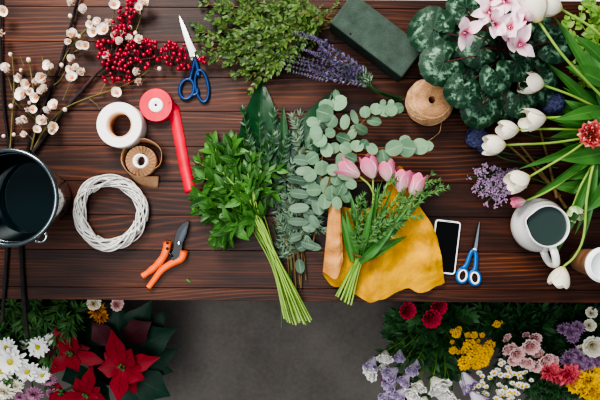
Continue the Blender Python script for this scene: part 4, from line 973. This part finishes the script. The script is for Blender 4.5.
for i, (a, c, lb) in enumerate((((518, 142, .02), (566, 208, .018), 'brown woody stem slanting under the tulips, longest of the three'), ((506, 143, .016), (560, 196, .012), 'brown woody stem slanting under the lowest left tulip'), ((540, 130, .02), (557, 198, .026), 'steep brown woody stem under the tulip stems'))):
    b = MB(); pts = spline([P(*a), P((a[0] + c[0])/2, (a[1] + c[1])/2 - 2, .02), P(*c)], 12); b.tube(pts, (.0036, .005), 7)
    k = pts[6]; b.tube([k, k + Vector((-.015, .012, .006))], .0022, 5); single(b, 'woody_branch', M['brownstem'], lb, 'stem', pts[0])
# loose tulip leaves of the heap
for i, (a, c, W, lb) in enumerate((((612, 175, .03), (568, 140, .05), .034, 'wide green leaf under the red parrot tulip'), ((618, 112, .05), (584, 62, .09), .04, 'upright green leaf at the right edge above the parrot tulip'), ((622, 195, .02), (592, 150, .04), .04, 'broad green leaf at the right edge below the parrot tulip'), ((604, 128, .03), (556, 134, .05), .03, 'green leaf lying under the tulip stems in the middle'), ((600, 90, .03), (562, 112, .05), .03, 'green leaf curling beneath the fourth tulip from the top'), ((616, 215, .01), (590, 172, .03), .03, 'green leaf at the right edge beside the curving tulip stem'),
 ((610, 108, .06), (574, 92, .10), .034, 'green leaf along the stem of the fourth tulip from the top'), ((605, 122, .09), (566, 106, .10), .03, 'short green leaf above the open white tulip stem'), ((606, 148, .06), (560, 152, .07), .036, 'long green leaf between the parrot tulip and the lowest left tulips'), ((600, 165, .07), (566, 176, .08), .036, 'green leaf over the stem of the bending white tulip'),
 ((612, 186, .05), (578, 178, .08), .044, 'broad lit green leaf right of the green tulip bud'), ((608, 100, .1), (590, 58, .13), .036, 'tall green leaf crossing the long arching stem'), ((618, 158, .08), (586, 152, .11), .04, 'folded green leaf just under the parrot tulip'), ((600, 118, .04), (540, 100, .06), .03, 'dark green leaf in shadow behind the open white tulip'), ((606, 190, .03), (556, 186, .04), .034, 'shadowed green leaf above the jug rim'), ((620, 130, .11), (590, 112, .13), .04, 'green leaf at the right edge just above the parrot tulip'),
 ((614, 150, .125), (566, 164, .135), .034, 'broad green leaf draped over the stems just below the parrot tulip'), ((606, 84, .13), (570, 66, .15), .034, 'green leaf between the two uppermost tulip stems'), ((616, 178, .11), (588, 208, .115), .036, 'green leaf hanging down beside the curving stem of the drooping tulip'), ((602, 110, .12), (560, 118, .135), .026, 'green leaf lying on the stem of the open white tulip'), ((610, 70, .1), (580, 36, .12), .03, 'dark green leaf behind the arching stem of the tulip bud'))):
    p, q = P(*a), P(*c); d = q - p; b = MB(); b.leaf(p, d + Vector((0, 0, .03)), (U(-.4, .4), U(-.4, .4), 1), d.length*1.1, W*1.6, .55, .3, 'spear', 14, 0, 2, .03); single(b, 'tulip_leaf', M['tulipleaf'], lb, 'leaf', p)

# light green ivy at the top right
for i, (path, lb) in enumerate((([(625, 70, .05), (600, 45, .06), (582, 25, .055), (583, 4, .05)], 'light green leafy sprig reaching the top edge right of the tulip bud'), ([(630, 72, .04), (600, 56, .05), (575, 40, .05), (565, 27, .05)], 'light green leafy sprig left of the arching tulip stem'), ([(632, 60, .05), (610, 38, .055), (592, 22, .05)], 'light green leafy sprig in the top right corner'), ([(630, 80, .03), (605, 64, .04), (586, 58, .05), (572, 44, .04)], 'light green leafy sprig behind the long dark tulip leaf'), ([(632, 110, .03), (610, 92, .045), (590, 82, .05), (574, 72, .05)], 'light green leafy sprig low at the right edge, above the parrot tulip'), ([(628, 30, .05), (604, 16, .06), (590, 6, .06)], 'light green leafy sprig cut by the top right corner'))):
    sprig('leafy_vine', lb, 'leafy sprig', [P(*q) for q in path], 9, .028, .021, 'ovate', M['gstem'], M['ivy'], (.0018, .001), twigs=4, twl=.035, twn=3, t0=.25, zmin=ZT+.004, tilt=.5, cup=.1)

# fallen leaf
b = MB(); p = P(186.5, 278.7, .003); b.leaf(p, P(191, 283.5, .004) - p, (0, 0, 1), .0175, .0075, .3, .2, 'ovate', 6); single(b, 'fallen_leaf', M['leafy'], 'single small green leaf lying alone right of the pruning shears', 'leaf', p)
# ================================================================ flowers standing on the floor in front of the table
M['daisyp'] = petalmat('white_daisy_petal', '#e9e6d2', '#f7f5f0', 0, .4, tr=.15, var=.04)
M['daisyc'] = plain('yellow_green_disc', '#b8a838', .8, var=.25, scale=200)
M['cream'] = petalmat('cream_petal', '#e8dcb4', '#f2ecdc', 0, .6, tr=.15, var=.05)
M['mauve'] = petalmat('mauve_petal', '#8a4a6c', '#c08aa4', 0, .8, tr=.15, var=.1)
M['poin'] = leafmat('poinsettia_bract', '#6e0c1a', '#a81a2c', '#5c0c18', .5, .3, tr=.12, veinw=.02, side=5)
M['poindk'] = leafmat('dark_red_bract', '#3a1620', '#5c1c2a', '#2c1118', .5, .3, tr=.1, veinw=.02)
M['poing'] = leafmat('poinsettia_leaf', '#0e281a', '#1d4431', '#28543d', .5, .35, tr=.06, veinw=.02, side=5)
M['mumleaf'] = leafmat('chrysanthemum_leaf', '#25472a', '#5b8248', None, .55, tr=.12)
M['flleaf'] = leafmat('dull_green_leaf', '#25482c', '#4f7a48', '#5a8554', .5, tr=.12, veinw=.03)
M['rosered'] = petalmat('crimson_petal', '#b01238', '#e8365c', 0, .8, tr=.12, var=.05)
M['lisw'] = petalmat('white_lisianthus_petal', '#dfe2c4', '#f4f0ea', 0, .5, tr=.15, var=.05)
M['lisl'] = petalmat('lilac_lisianthus_petal', '#e0dae4', '#b9a3c6', .1, .9, tr=.15, var=.06)
M['magenta'] = petalmat('magenta_petal', '#6e1240', '#a8286a', 0, .8, tr=.1, var=.08)
M['pinkr'] = petalmat('soft_pink_petal', '#e9a7ac', '#f3cdc8', 0, .8, tr=.15, var=.06)
M['coral'] = petalmat('coral_petal', '#c82c4c', '#ef7680', 0, .9, tr=.12, var=.08)
M['purple'] = petalmat('purple_stock_petal', '#86608a', '#b48fb2', 0, .8, tr=.15, var=.12)
M['yellow'] = petalmat('yellow_petal', '#c98a08', '#f2c21c', 0, .6, tr=.1, var=.06)
M['gold'] = plain('golden_button', '#e2ae18', .8, var=.25, scale=160, bump=.6)
M['orange'] = petalmat('dried_orange_petal', '#a85a12', '#d9922c', 0, .7, tr=.1, var=.2)
M['bucketdk'] = plain('dark_bucket_plastic', '#1d252b', .5, var=.1)
M['terrac'] = plain('brown_plant_pot', '#3a2a22', .7)
M['fern'] = leafmat('dark_feathery_leaf', '#1c3a24', '#3f6a3c', None, .55, tr=.1)

def daisy_mesh(name, mat, L, W, n, rows=1, e0=.15):
    b = MB()
    for k in range(rows):
        for i in range(n):
            a = 2*PI*(i + k*.5)/n + U(-.08, .08); e = e0 + k*.35 + U(-.12, .12); l = L*(1 - .17*k)
            d = Vector((math.cos(a)*math.cos(e), math.sin(a)*math.cos(e), math.sin(e))); nn = Vector((-math.cos(a)*math.sin(e), -math.sin(a)*math.sin(e), math.cos(e)))
            b.leaf(d*L*.1, d, nn, l*U(.88, 1.08), W, U(.1, .6), .25, 'petal', 4)
    return b.mesh(name, mat)
def disc_mesh(name, mat, r, h):
    b = MB(); b.sphere((0, 0, h*.4), r, 12, 8, 0, (1, 1, h/r)); return b.mesh(name, mat)
def cluster_mesh(name, mat, r, n, fr, flat=.6):
    b = MB()
    for i in range(n):
        z = 1 - (i + .5)/n; ph = i*2.39996; q = math.sqrt(max(0, 1 - z*z)); b.sphere((q*math.cos(ph)*r, q*math.sin(ph)*r, z*r*flat), fr*U(.8, 1.15), 7, 5, 0, (1, 1, .7))
    return b.mesh(name, mat)
DA = [daisy_mesh('daisy_head', M['daisyp'], .040, .0145, 15, 2) for _ in range(2)]; DC = disc_mesh('daisy_disc', M['daisyc'], .0105, .008)
MU = [daisy_mesh('chrysanthemum_head', M['cream'], .034, .010, 18, 4, .1)]; MV = daisy_mesh('mauve_head', M['mauve'], .028, .0085, 18, 4, .1)
RR = [rose_mesh('crimson_bloom', M['rosered'], .025, .036, 4, .003, .35) for _ in range(2)]
LW = [rose_mesh('white_bloom', M['lisw'], .027, .042, 3, .003, .5) for _ in range(2)]; LL = [rose_mesh('lilac_bloom', M['lisl'], .023, .046, 3, .0025, .3) for _ in range(2)]
MG = rose_mesh('magenta_bloom', M['magenta'], .02, .026, 3, .005, .6)
PK = [rose_mesh('pink_bloom', M['pinkr'], .024, .030, 4, .0028, .6) for _ in range(2)]; CO = [rose_mesh('coral_bloom', M['coral'], .026, .018, 5, .009, .9)]
YE = rose_mesh('yellow_bloom', M['yellow'], .024, .02, 5, .005, .8); CR = rose_mesh('cream_bloom', M['cream'], .028, .03, 4, .0015, .5)
PU = rose_mesh('purple_floret', M['purple'], .017, .013, 3, .005, .8); OR = rose_mesh('dried_orange_bloom', M['orange'], .022, .015, 3, .008, .9)
TA_ = [cluster_mesh('button_cluster', M['gold'], .015, 26, .0045), cluster_mesh('button_cluster', M['gold'], .011, 18, .004)]
CH = daisy_mesh('chamomile_petals', M['daisyp'], .0115, .0056, 11, 1, .0); CHC = disc_mesh('chamomile_disc', M['gold'], .0048, .0045)

def bucket(px, py, zr, r, label, name='flower_bucket', mat='bucketdk', cat='bucket'):
    c = Q(px, py, zr); c.z = 0; b = MB(); o = thing(name, label, cat, c)
    b.lathe([(0, .004), (r*.74, .004), (r*.76, 0), (r*.98, zr - .012), (r*1.04, zr - .010), (r*1.04, zr), (r*.97, zr), (r*.93, zr - .02), (r*.74, .02), (0, .02)], c, 40); part(b, 'body', M[mat], o)
    w = MB(); w.lathe([(r*.88, zr*.62), (0, zr*.62)], c, 32); part(w, 'water', M['water'] if cat == 'bucket' else M['terrac'], o); return c
zr = .27
BA = bucket(30, 318, zr, .13, 'dark bucket holding the white daisies under the left end of the table')
BP = bucket(112, 362, .16, .085, 'brown plant pot under the red poinsettia', 'plant_pot', 'terrac', 'pot')
BB = bucket(446, 309, zr, .135, 'dark bucket of lilac, white and crimson flowers, its rim showing at the table edge')
BC = bucket(520, 318, zr, .10, 'dark bucket of pink and yellow flowers below the phone side of the table')
BD = bucket(592, 318, zr, .10, 'dark bucket of purple flowers in the bottom right corner')

def cut_flower(name, label, cat, bc, head, mesh, sc=1.0, axis=None, stem='dstem', bname='flower_head', extra=None, group=None, leaves=2, leafm='flleaf', ll=.05, lw=.02, r=.0022, more=()):
    """a cut flower standing in a bucket: stem, leaves, one or more heads"""
    hp = Q(*head); base = bc + Vector((U(-.05, .05), U(-.05, .05), .03)); rim = bc + Vector(((hp.x - bc.x)*.35 + U(-.01, .01), (hp.y - bc.y)*.35, zr)); 
    pts = spline([base, rim, rim.lerp(hp, .6) + Vector((0, 0, .03)), hp], 16); th = thing(name, label, cat, pts[0], group)
    st = MB(); st.tube(pts, (r*1.2, r*.8), 6); lf = MB(); ax = Vector(axis) if axis else (Vector((hp.x - bc.x, hp.y - bc.y, .12)).normalized()*.6 + Vector((U(-.2, .2), U(-.2, .2), .8)))
    o = inst(mesh, bname, th, hp, ax, U(0, 6), sc)
    if extra: sub(extra[0], extra[1], o)
    for (px, py, z, s) in more:
        p = Q(px, py, z); st.tube(spline([pts[10], pts[10].lerp(p, .55) + Vector((0, 0, .008)), p], 7), (r*.7, r*.5), 5)
        o = inst(mesh, bname, th, p, ax + Vector((U(-.35, .35), U(-.35, .35), 0)), U(0, 6), sc*s)
        if extra: sub(extra[0], extra[1], o)
    part(st, 'stem', M[stem], th)
    if leaves: foliage_on(lf, pts, leaves, ll, lw, 'ovate', t0=.5, t1=.88, tip=False, tilt=.6); part(lf, 'leaves', M[leafm], th)
    return th
# ---- white daisies and mums, left corner
DY = [((7, 347, .46), .78, 'white daisy with a yellow-green eye at the left edge, beside the black stem'), ((38, 347, .45), .82, 'white daisy just below the end of the longest dark branch'), ((11, 361, .48), 1.15, 'largest white daisy, in the front of the left cluster'), ((27, 371, .465), .95, 'white daisy right of the largest one'), ((42, 375, .44), .7, 'small white daisy touching the dark poinsettia leaf'), ((2, 371, .46), .9, 'white daisy cut by the left edge under the largest one'), ((50, 339, .43), .5, 'tiny white daisy beside the upper red poinsettia bract'), ((24, 345, .41), .45, 'tiny half hidden white daisy between two bigger ones')]
for h, s, lb in DY: cut_flower('white_daisy', lb, 'daisy', BA, h, R.choice(DA), s, extra=(DC, 'disc'), group='white daisies in the left corner', leaves=3, leafm='mumleaf', ll=.05, lw=.016)
for h, s, lb in (((4, 391, .46), 1.0, 'cream chrysanthemum in the bottom left corner'), ((16, 386, .44), .75, 'small cream chrysanthemum right of the corner one')): cut_flower('chrysanthemum', lb, 'chrysanthemum', BA, h, MU[0], s, group='cream chrysanthemums', leafm='mumleaf')
for h, s, lb in (((49, 380, .42), .85, 'mauve chrysanthemum touching the poinsettia'), ((34, 394, .42), 1.0, 'mauve chrysanthemum at the bottom edge, middle of its group'), ((20, 397, .43), .7, 'leftmost mauve chrysanthemum at the bottom edge'), ((52, 393, .40), .7, 'mauve chrysanthemum at the bottom edge by the red bracts')): cut_flower('mauve_chrysanthemum', lb, 'chrysanthemum', BA, h, MV, s, group='mauve chrysanthemums', leafm='mumleaf')
for i in range(16):
    tx = [4, 14, 24, 34, 44, 54, 64, 72, 8, 20, 40, 60, 70, 30, 50, 16][i]; ty = [326, 314, 322, 312, 324, 316, 310, 320, 338, 332, 334, 330, 332, 356, 352, 368][i]; z = .36 + .02*(i % 4)
    sprig('green_sprig', ['feathery green sprig among the daisies at the left edge under the table', 'feathery green sprig behind the daisies under the table edge'][0 if tx < 22 else 1], 'greenery sprig', [BA + Vector((U(-.06, .06), U(-.05, .05), .05)), BA + Vector((U(-.08, .08), U(-.09, 0), zr)), Q(tx, ty - 8, z - .01), Q(tx + U(-5, 5), ty + 3, z + .02)], 13, .055, .012, 'lance', M['dstem'], M['mumleaf'], (.002, .001), twigs=5, twl=.06, twn=6, t0=.5, tilt=.7, group='green sprigs around the daisies', taper=.3)
# ---- dried flowers under the table edge
BO = BA + Vector((.11, 0, 0))
for h, m, s, lb in (((97, 310, .42), OR, 1.0, 'dried orange flower nearest the table edge above the poinsettia'), ((101, 317, .41), OR, .8, 'small dried orange flower above the poinsettia'), ((94, 303, .42), CR, .75, 'cream dried flower half under the table edge, left one'), ((116, 304, .42), PK[0], .8, 'pale pink flower half under the table edge above the poinsettia')): cut_flower('dried_flower', lb, 'flower', BA, h, m, s, group='dried flowers over the poinsettia', leaves=1)
# ---- poinsettia
po = thing('poinsettia', 'potted red poinsettia with dark green leaves', 'poinsettia', BP); st = MB()
def plate(c, tip, W, mat, name, bend=.3, cup=.12, zt=0.0):
    a = Q(*c); t_ = Q(*tip); d = t_ - a; b = MB(); b.leaf(a, d + Vector((0, 0, bend*d.length*.4)), Vector((U(-.25, .25), U(-.25, .25), 1)), d.length*1.03, W, bend, cup, 'bract', 10, 0, 2, .025); part(b, name, M[mat], po)
heads = [((122, 367, .47), [(110, 331, .50), (159, 358, .47), (117, 402, .47), (98, 368, .48), (144, 380, .47), (131, 350, .50), (104, 353, .46), (135, 394, .45)], .075),
 ((70, 353, .45), [(54, 329, .47), (75, 336, .46), (107, 363, .44), (50, 374, .45), (60, 345, .45), (78, 372, .44), (90, 348, .43)], .062),
 ((86, 396, .42), [(92, 365, .44), (58, 399, .43), (108, 404, .42), (75, 378, .43), (100, 388, .42), (84, 412, .42)], .062),
 ((62, 392, .40), [(48, 404, .41), (70, 404, .41), (50, 384, .40)], .05)]
for c, tps, W in heads:
    cc = Q(*c); st.tube(spline([BP + Vector((0, 0, .13)), BP.lerp(cc, .5) + Vector((0, 0, .15)), cc], 8), .004, 6)
    for i, t_ in enumerate(tps): plate((c[0], c[1], c[2] - .004*(i % 4)), t_, W*U(.72, .92), 'poin', 'bract')
    b = MB()
    for k in range(9): b.sphere((cc.x + U(-.009, .009), cc.y + U(-.009, .009), cc.z + .006), .0045, 7, 5)
    part(b, 'flower_buds', M['mumleaf'], po)
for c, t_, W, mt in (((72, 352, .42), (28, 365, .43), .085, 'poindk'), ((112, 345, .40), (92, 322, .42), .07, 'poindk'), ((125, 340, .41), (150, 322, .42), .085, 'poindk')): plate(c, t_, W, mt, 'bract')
for c, t_, W in (((130, 350, .37), (176, 330, .38), .10), ((125, 345, .36), (150, 302, .38), .10), ((118, 345, .36), (118, 303, .37), .10), ((135, 365, .36), (178, 352, .34), .09), ((130, 375, .37), (170, 395, .36), .11), ((105, 345, .36), (78, 312, .36), .10), ((128, 380, .34), (140, 408, .36), .09), ((130, 360, .33), (172, 372, .33), .09), ((100, 380, .34), (95, 412, .34), .10), ((90, 370, .36), (62, 382, .35), .09), ((100, 360, .34), (64, 325, .34), .09), ((135, 345, .34), (166, 312, .33), .10), ((115, 350, .33), (128, 318, .33), .11)):
    plate(c, t_, W, 'poing', 'leaf', .4); st.tube(spline([BP + Vector((0, 0, .15)), Q(*c)], 3), .003, 5)
part(st, 'stems', M['dstem'], po)
# ---- crimson, lisianthus
for h, s, lb in (((405, 309, .46), 1.0, 'crimson bloom nearest the table edge, leftmost of the three'), ((429, 315, .46), 1.15, 'crimson bloom lowest of the three'), ((437, 304, .45), 1.0, 'crimson bloom half under the table edge, rightmost of the three')): cut_flower('crimson_flower', lb, 'crimson flower', BB, h, R.choice(RR), s, group='crimson flowers under the table edge', leaves=4, ll=.05, lw=.026, axis=(U(-.3, .3), U(-.3, 0), 1))
LI = [('w', (377, 368, .45), 1.05, 'white lisianthus at the far left of the flower bunch', ((373, 374, .43, .4),)), ('l', (374, 357, .46), 1.0, 'lilac lisianthus at the far left, above the leftmost white one', ()), ('w', (386, 351, .46), .95, 'white lisianthus highest at the left of the bunch', ((383, 362, .44, .7),)), ('l', (400, 350, .45), .85, 'lilac lisianthus below the leftmost crimson bloom', ()),
 ('l', (397, 369, .46), 1.15, 'lilac lisianthus in the middle of the lilac group', ((396, 380, .45, .95),)), ('l', (409, 375, .46), .95, 'tall narrow lilac lisianthus right of the middle', ()), ('l', (414, 364, .45), .9, 'lilac lisianthus under the green leaves', ((417, 360, .44, .7),)), ('l', (405, 389, .46), 1.0, 'lilac lisianthus low in the bunch near the bottom edge', ((394, 391, .44, .8),)),
 ('w', (415, 388, .47), 1.0, 'white lisianthus low in the bunch, left of the two big white ones', ((421, 381, .46, .9),)), ('w', (433, 378, .48), 1.35, 'largest white lisianthus in the bunch', ()), ('w', (444, 386, .47), 1.05, 'white lisianthus right of the largest one', ((451, 392, .46, 1.1),)), ('w', (425, 397, .46), 1.0, 'white lisianthus cut by the bottom edge', ()), ('l', (471, 392, .45), 1.3, 'lilac lisianthus furthest right at the bottom edge', ((463, 372, .44, .9), (460, 381, .43, .8))), ('l', (388, 393, .45), .8, 'small lilac lisianthus left at the bottom edge', ())]
for k, h, s, lb, mo in LI: cut_flower('lisianthus', lb, 'lisianthus', BB, h, R.choice(LW if k == 'w' else LL), s, group='lisianthus in the floor bucket', leaves=3, ll=.055, lw=.02, stem='gstem', axis=((h[0] - 440)*.012 + U(-.5, .5), -.7 + U(-.4, .4), .75), more=mo)
for h, s, lb in (((388, 377, .45), .85, 'magenta bloom at the left of the lilac group'), ((407, 395, .44), .8, 'magenta bloom at the bottom edge among the lilac flowers'), ((452, 401, .44), .8, 'magenta bloom at the bottom edge right of the white flowers')): cut_flower('magenta_flower', lb, 'magenta flower', BB, h, MG, s, group='magenta flowers')
# ---- yellow buttons
YB = [((472, 356, .47), 1.35, 'yellow button spray with the largest flat yellow heads, centre of the group', ((464, 363, .46, 1.0), (469, 346, .46, 1.1), (478, 350, .46, .9), (484, 353, .46, 1.2))), ((456, 333, .46), .95, 'yellow button spray highest on the left', ((459, 329, .45, .6), (468, 335, .44, .7), (452, 331, .45, .5))), ((453, 350, .45), .85, 'yellow button spray left of the largest heads', ((458, 352, .44, .6), (452, 342, .43, .6), (463, 352, .44, .6))), ((474, 335, .45), .8, 'yellow button spray highest on the right', ((482, 335, .44, .7), (478, 341, .45, .6))), ((487, 350, .46), 1.25, 'yellow button spray on the right beside the pink roses', ((482, 360, .46, 1.1), (476, 364, .45, .9), (490, 344, .45, .8))), ((497, 324, .42), .7, 'yellow button spray nearest the table edge', ((501, 322, .41, .5), (493, 326, .41, .5)))]
for h, s, lb, mo in YB: cut_flower('button_flower_spray', lb, 'yellow button flower', BB if h[0] < 480 else BC, h, TA_[0], s, group='yellow button flowers', stem='gstem', more=mo, leaves=5, leafm='fern', ll=.05, lw=.012)
# ---- chamomile
for i, (cx, cy, lb) in enumerate(((490, 378, 'chamomile spray at the left, below the yellow buttons'), (508, 368, 'chamomile spray nearest the pink roses'), (520, 378, 'chamomile spray at the right of its group'), (486, 394, 'chamomile spray at the bottom edge, left one'), (505, 388, 'chamomile spray in the middle of its group'), (512, 398, 'chamomile spray at the bottom edge, right one'))):
    cut_flower('chamomile_spray', lb, 'chamomile', BC, (cx, cy, .44), CH, .8, extra=(CHC, 'disc'), group='chamomile sprays', leaves=4, leafm='fern', ll=.045, lw=.01, r=.0016, more=[(cx + U(-13, 13), cy + U(-9, 9), .43 + U(0, .03), U(.8, 1.15)) for _ in range(11)])
# ---- pink
PI_ = [((529, 343, .47), 1.1, 'largest pink rose of the pink group', ((522, 347, .45, .7), (536, 350, .45, .7))), ((506, 345, .46), .95, 'pink rose furthest left of the pink group', ((504, 336, .44, .7),)), ((515, 352, .46), .95, 'pink rose left of the largest one', ((513, 358, .45, .8),)), ((534, 336, .46), .8, 'pink rose nearest the table edge', ((525, 333, .44, .6),)), ((527, 358, .46), 1.0, 'pink rose directly below the largest one', ((535, 363, .45, .9),)), ((543, 357, .46), 1.05, 'pale pink rose at the right of the pink group', ((551, 360, .45, .7),))]
for h, s, lb, mo in PI_: cut_flower('pink_rose', lb, 'pink rose', BC, h, R.choice(PK), s, group='pink roses in the floor bucket', stem='gstem', axis=(U(-.6, .6), U(-.8, .2), .8), more=mo, leaves=3, ll=.05, lw=.026)
for h, s, lb, mo in (((548, 370, .46), 1.0, 'coral carnation left, under the pale pink rose', ((543, 365, .45, .8), (555, 375, .45, .8))), ((567, 373, .46), 1.15, 'coral carnation right, beside the purple flowers', ((562, 376, .45, .8), (574, 370, .45, .8)))): cut_flower('coral_carnation', lb, 'carnation', BC, h, CO[0], s, group='coral carnations', more=mo)
# ---- purple stock, yellow, cream
for cx, cy, sx, sy, n, lb in ((570, 355, 10, 8, 15, 'purple stock spike left, above the coral carnations'), (588, 362, 11, 8, 15, 'purple stock spike right, above the yellow flowers'), (570, 332, 8, 6, 8, 'small dusky purple spike nearest the table edge')):
    cut_flower('purple_stock', lb, 'purple flower', BD, (cx, cy, .46), PU, 1.0, group='purple stock spikes', more=[(cx + U(-sx, sx), cy + U(-sy, sy), .44 + U(0, .025), U(.75, 1.1)) for _ in range(n)], leaves=4, ll=.06, lw=.018)
for h, s, lb, mo in (((588, 380, .46), 1.3, 'yellow chrysanthemum clump in the bottom right corner, left one', ((579, 378, .45, .85), (583, 387, .45, .9), (591, 371, .45, .8), (592, 389, .46, 1.0), (575, 385, .44, .7))), ((598, 384, .46), 1.2, 'yellow chrysanthemum clump cut by the right edge', ((601, 375, .45, .9), (600, 393, .46, 1.0), (607, 385, .45, .9), (594, 398, .45, .9)))): cut_flower('yellow_chrysanthemum', lb, 'chrysanthemum', BD, h, YE, s, group='yellow chrysanthemums', more=mo)
for h, s, lb in (((592, 345, .46), 1.1, 'large cream rose at the right edge'), ((581, 349, .45), .6, 'small cream bud left of the large cream rose'), ((600, 356, .45), .9, 'cream rose cut by the right edge'), ((589, 325, .44), .65, 'cream bud below the table edge at the right'), ((591, 313, .44), .6, 'greenish cream bud nearest the table edge at the right')): cut_flower('cream_rose', lb, 'cream rose', BD, h, CR, s, group='cream roses', leaves=3, ll=.05, lw=.025)
# ---- greenery between
GL = [(BB, [(395, 322), (408, 330), (420, 322), (432, 332), (444, 322), (456, 316), (466, 310), (416, 345), (432, 355), (446, 362), (426, 338), (440, 345), (398, 338), (470, 322), (420, 308), (455, 306)], 'flleaf', .06, .03, 'leafy green stem among the crimson and lilac flowers', 'leafy stems in the lilac bucket'),
      (BC, [(490, 312), (504, 316), (518, 312), (530, 318), (512, 330), (540, 326), (548, 338), (500, 334), (484, 318), (552, 314), (540, 310), (524, 324)], 'fern', .05, .014, 'fine dark green sprig above the pink roses', 'fine green sprigs above the pink roses'),
      (BD, [(562, 314), (575, 320), (588, 334), (598, 318), (560, 344), (600, 332), (580, 310), (566, 324), (594, 306)], 'fern', .055, .016, 'dark green sprig above the purple flowers', 'dark green sprigs above the purple flowers'),
      (BC, [(530, 388), (540, 380), (552, 386), (545, 396), (558, 394), (568, 388), (534, 398), (575, 395), (560, 402), (548, 404)], 'fern', .03, .009, 'dark small-leaved sprig below the coral carnations', 'dark small-leaved sprigs below the coral carnations')]
for bc, tl, mt, l, w, lb, gr in GL:
    for i, (tx, ty) in enumerate(tl):
        z = (.30 if gr.startswith('leafy') else .34) + .02*(i % 3); p = Q(tx, ty, z)
        sprig('greenery_sprig', lb, 'greenery sprig', [bc + Vector((U(-.05, .05), U(-.04, .04), .04)), bc + Vector(((p.x - bc.x)*.4, (p.y - bc.y)*.4, zr)), (bc + Vector((0, 0, zr))).lerp(p, .75) + Vector((0, 0, .03)), p], 9 if gr.startswith('leafy') else 12, l, w, 'ovate', M['dstem'], M[mt], (.002, .001), twigs=5, twl=.055, twn=5, t0=.5, tilt=.7, group=gr, taper=.2)
# ================================================================ camera and light
cam = bpy.data.objects.new('camera', bpy.data.cameras.new('camera')); COL.objects.link(cam)
cam.location = (0, 0, ZC); cam.data.sensor_width = 36; cam.data.lens = 36 * F / 600; cam.data.clip_start = 0.05
scene.camera = cam
def area(name, loc, to, size, power, colr):
    l = bpy.data.lights.new(name, 'AREA'); l.size = size; l.energy = power; l.color = colr
    o = bpy.data.objects.new(name, l); COL.objects.link(o); o.location = loc
    o.rotation_mode = 'QUATERNION'; o.rotation_quaternion = (Vector(to) - Vector(loc)).to_track_quat('-Z', 'Y'); return o
area('window_light', (-0.9, 1.9, 2.9), (-0.05, 0, 0.75), 1.1, 66, (1, 0.97, 0.93))
area('ceiling_light', (-0.5, -0.3, 3.6), (0, -0.1, 0.5), 1.6, 34, (0.95, 0.98, 1))  # added fill from above, no real fixture; lifts the dim floor flowers
w = bpy.data.worlds.new('world'); scene.world = w; w.use_nodes = True
bg = w.node_tree.nodes['Background']; bg.inputs[0].default_value = (0.75, 0.84, 0.9, 1); bg.inputs[1].default_value = 0.3
scene.view_settings.view_transform = 'AgX'
scene.view_settings.look = 'AgX - Very High Contrast'
scene.view_settings.exposure = 0.5
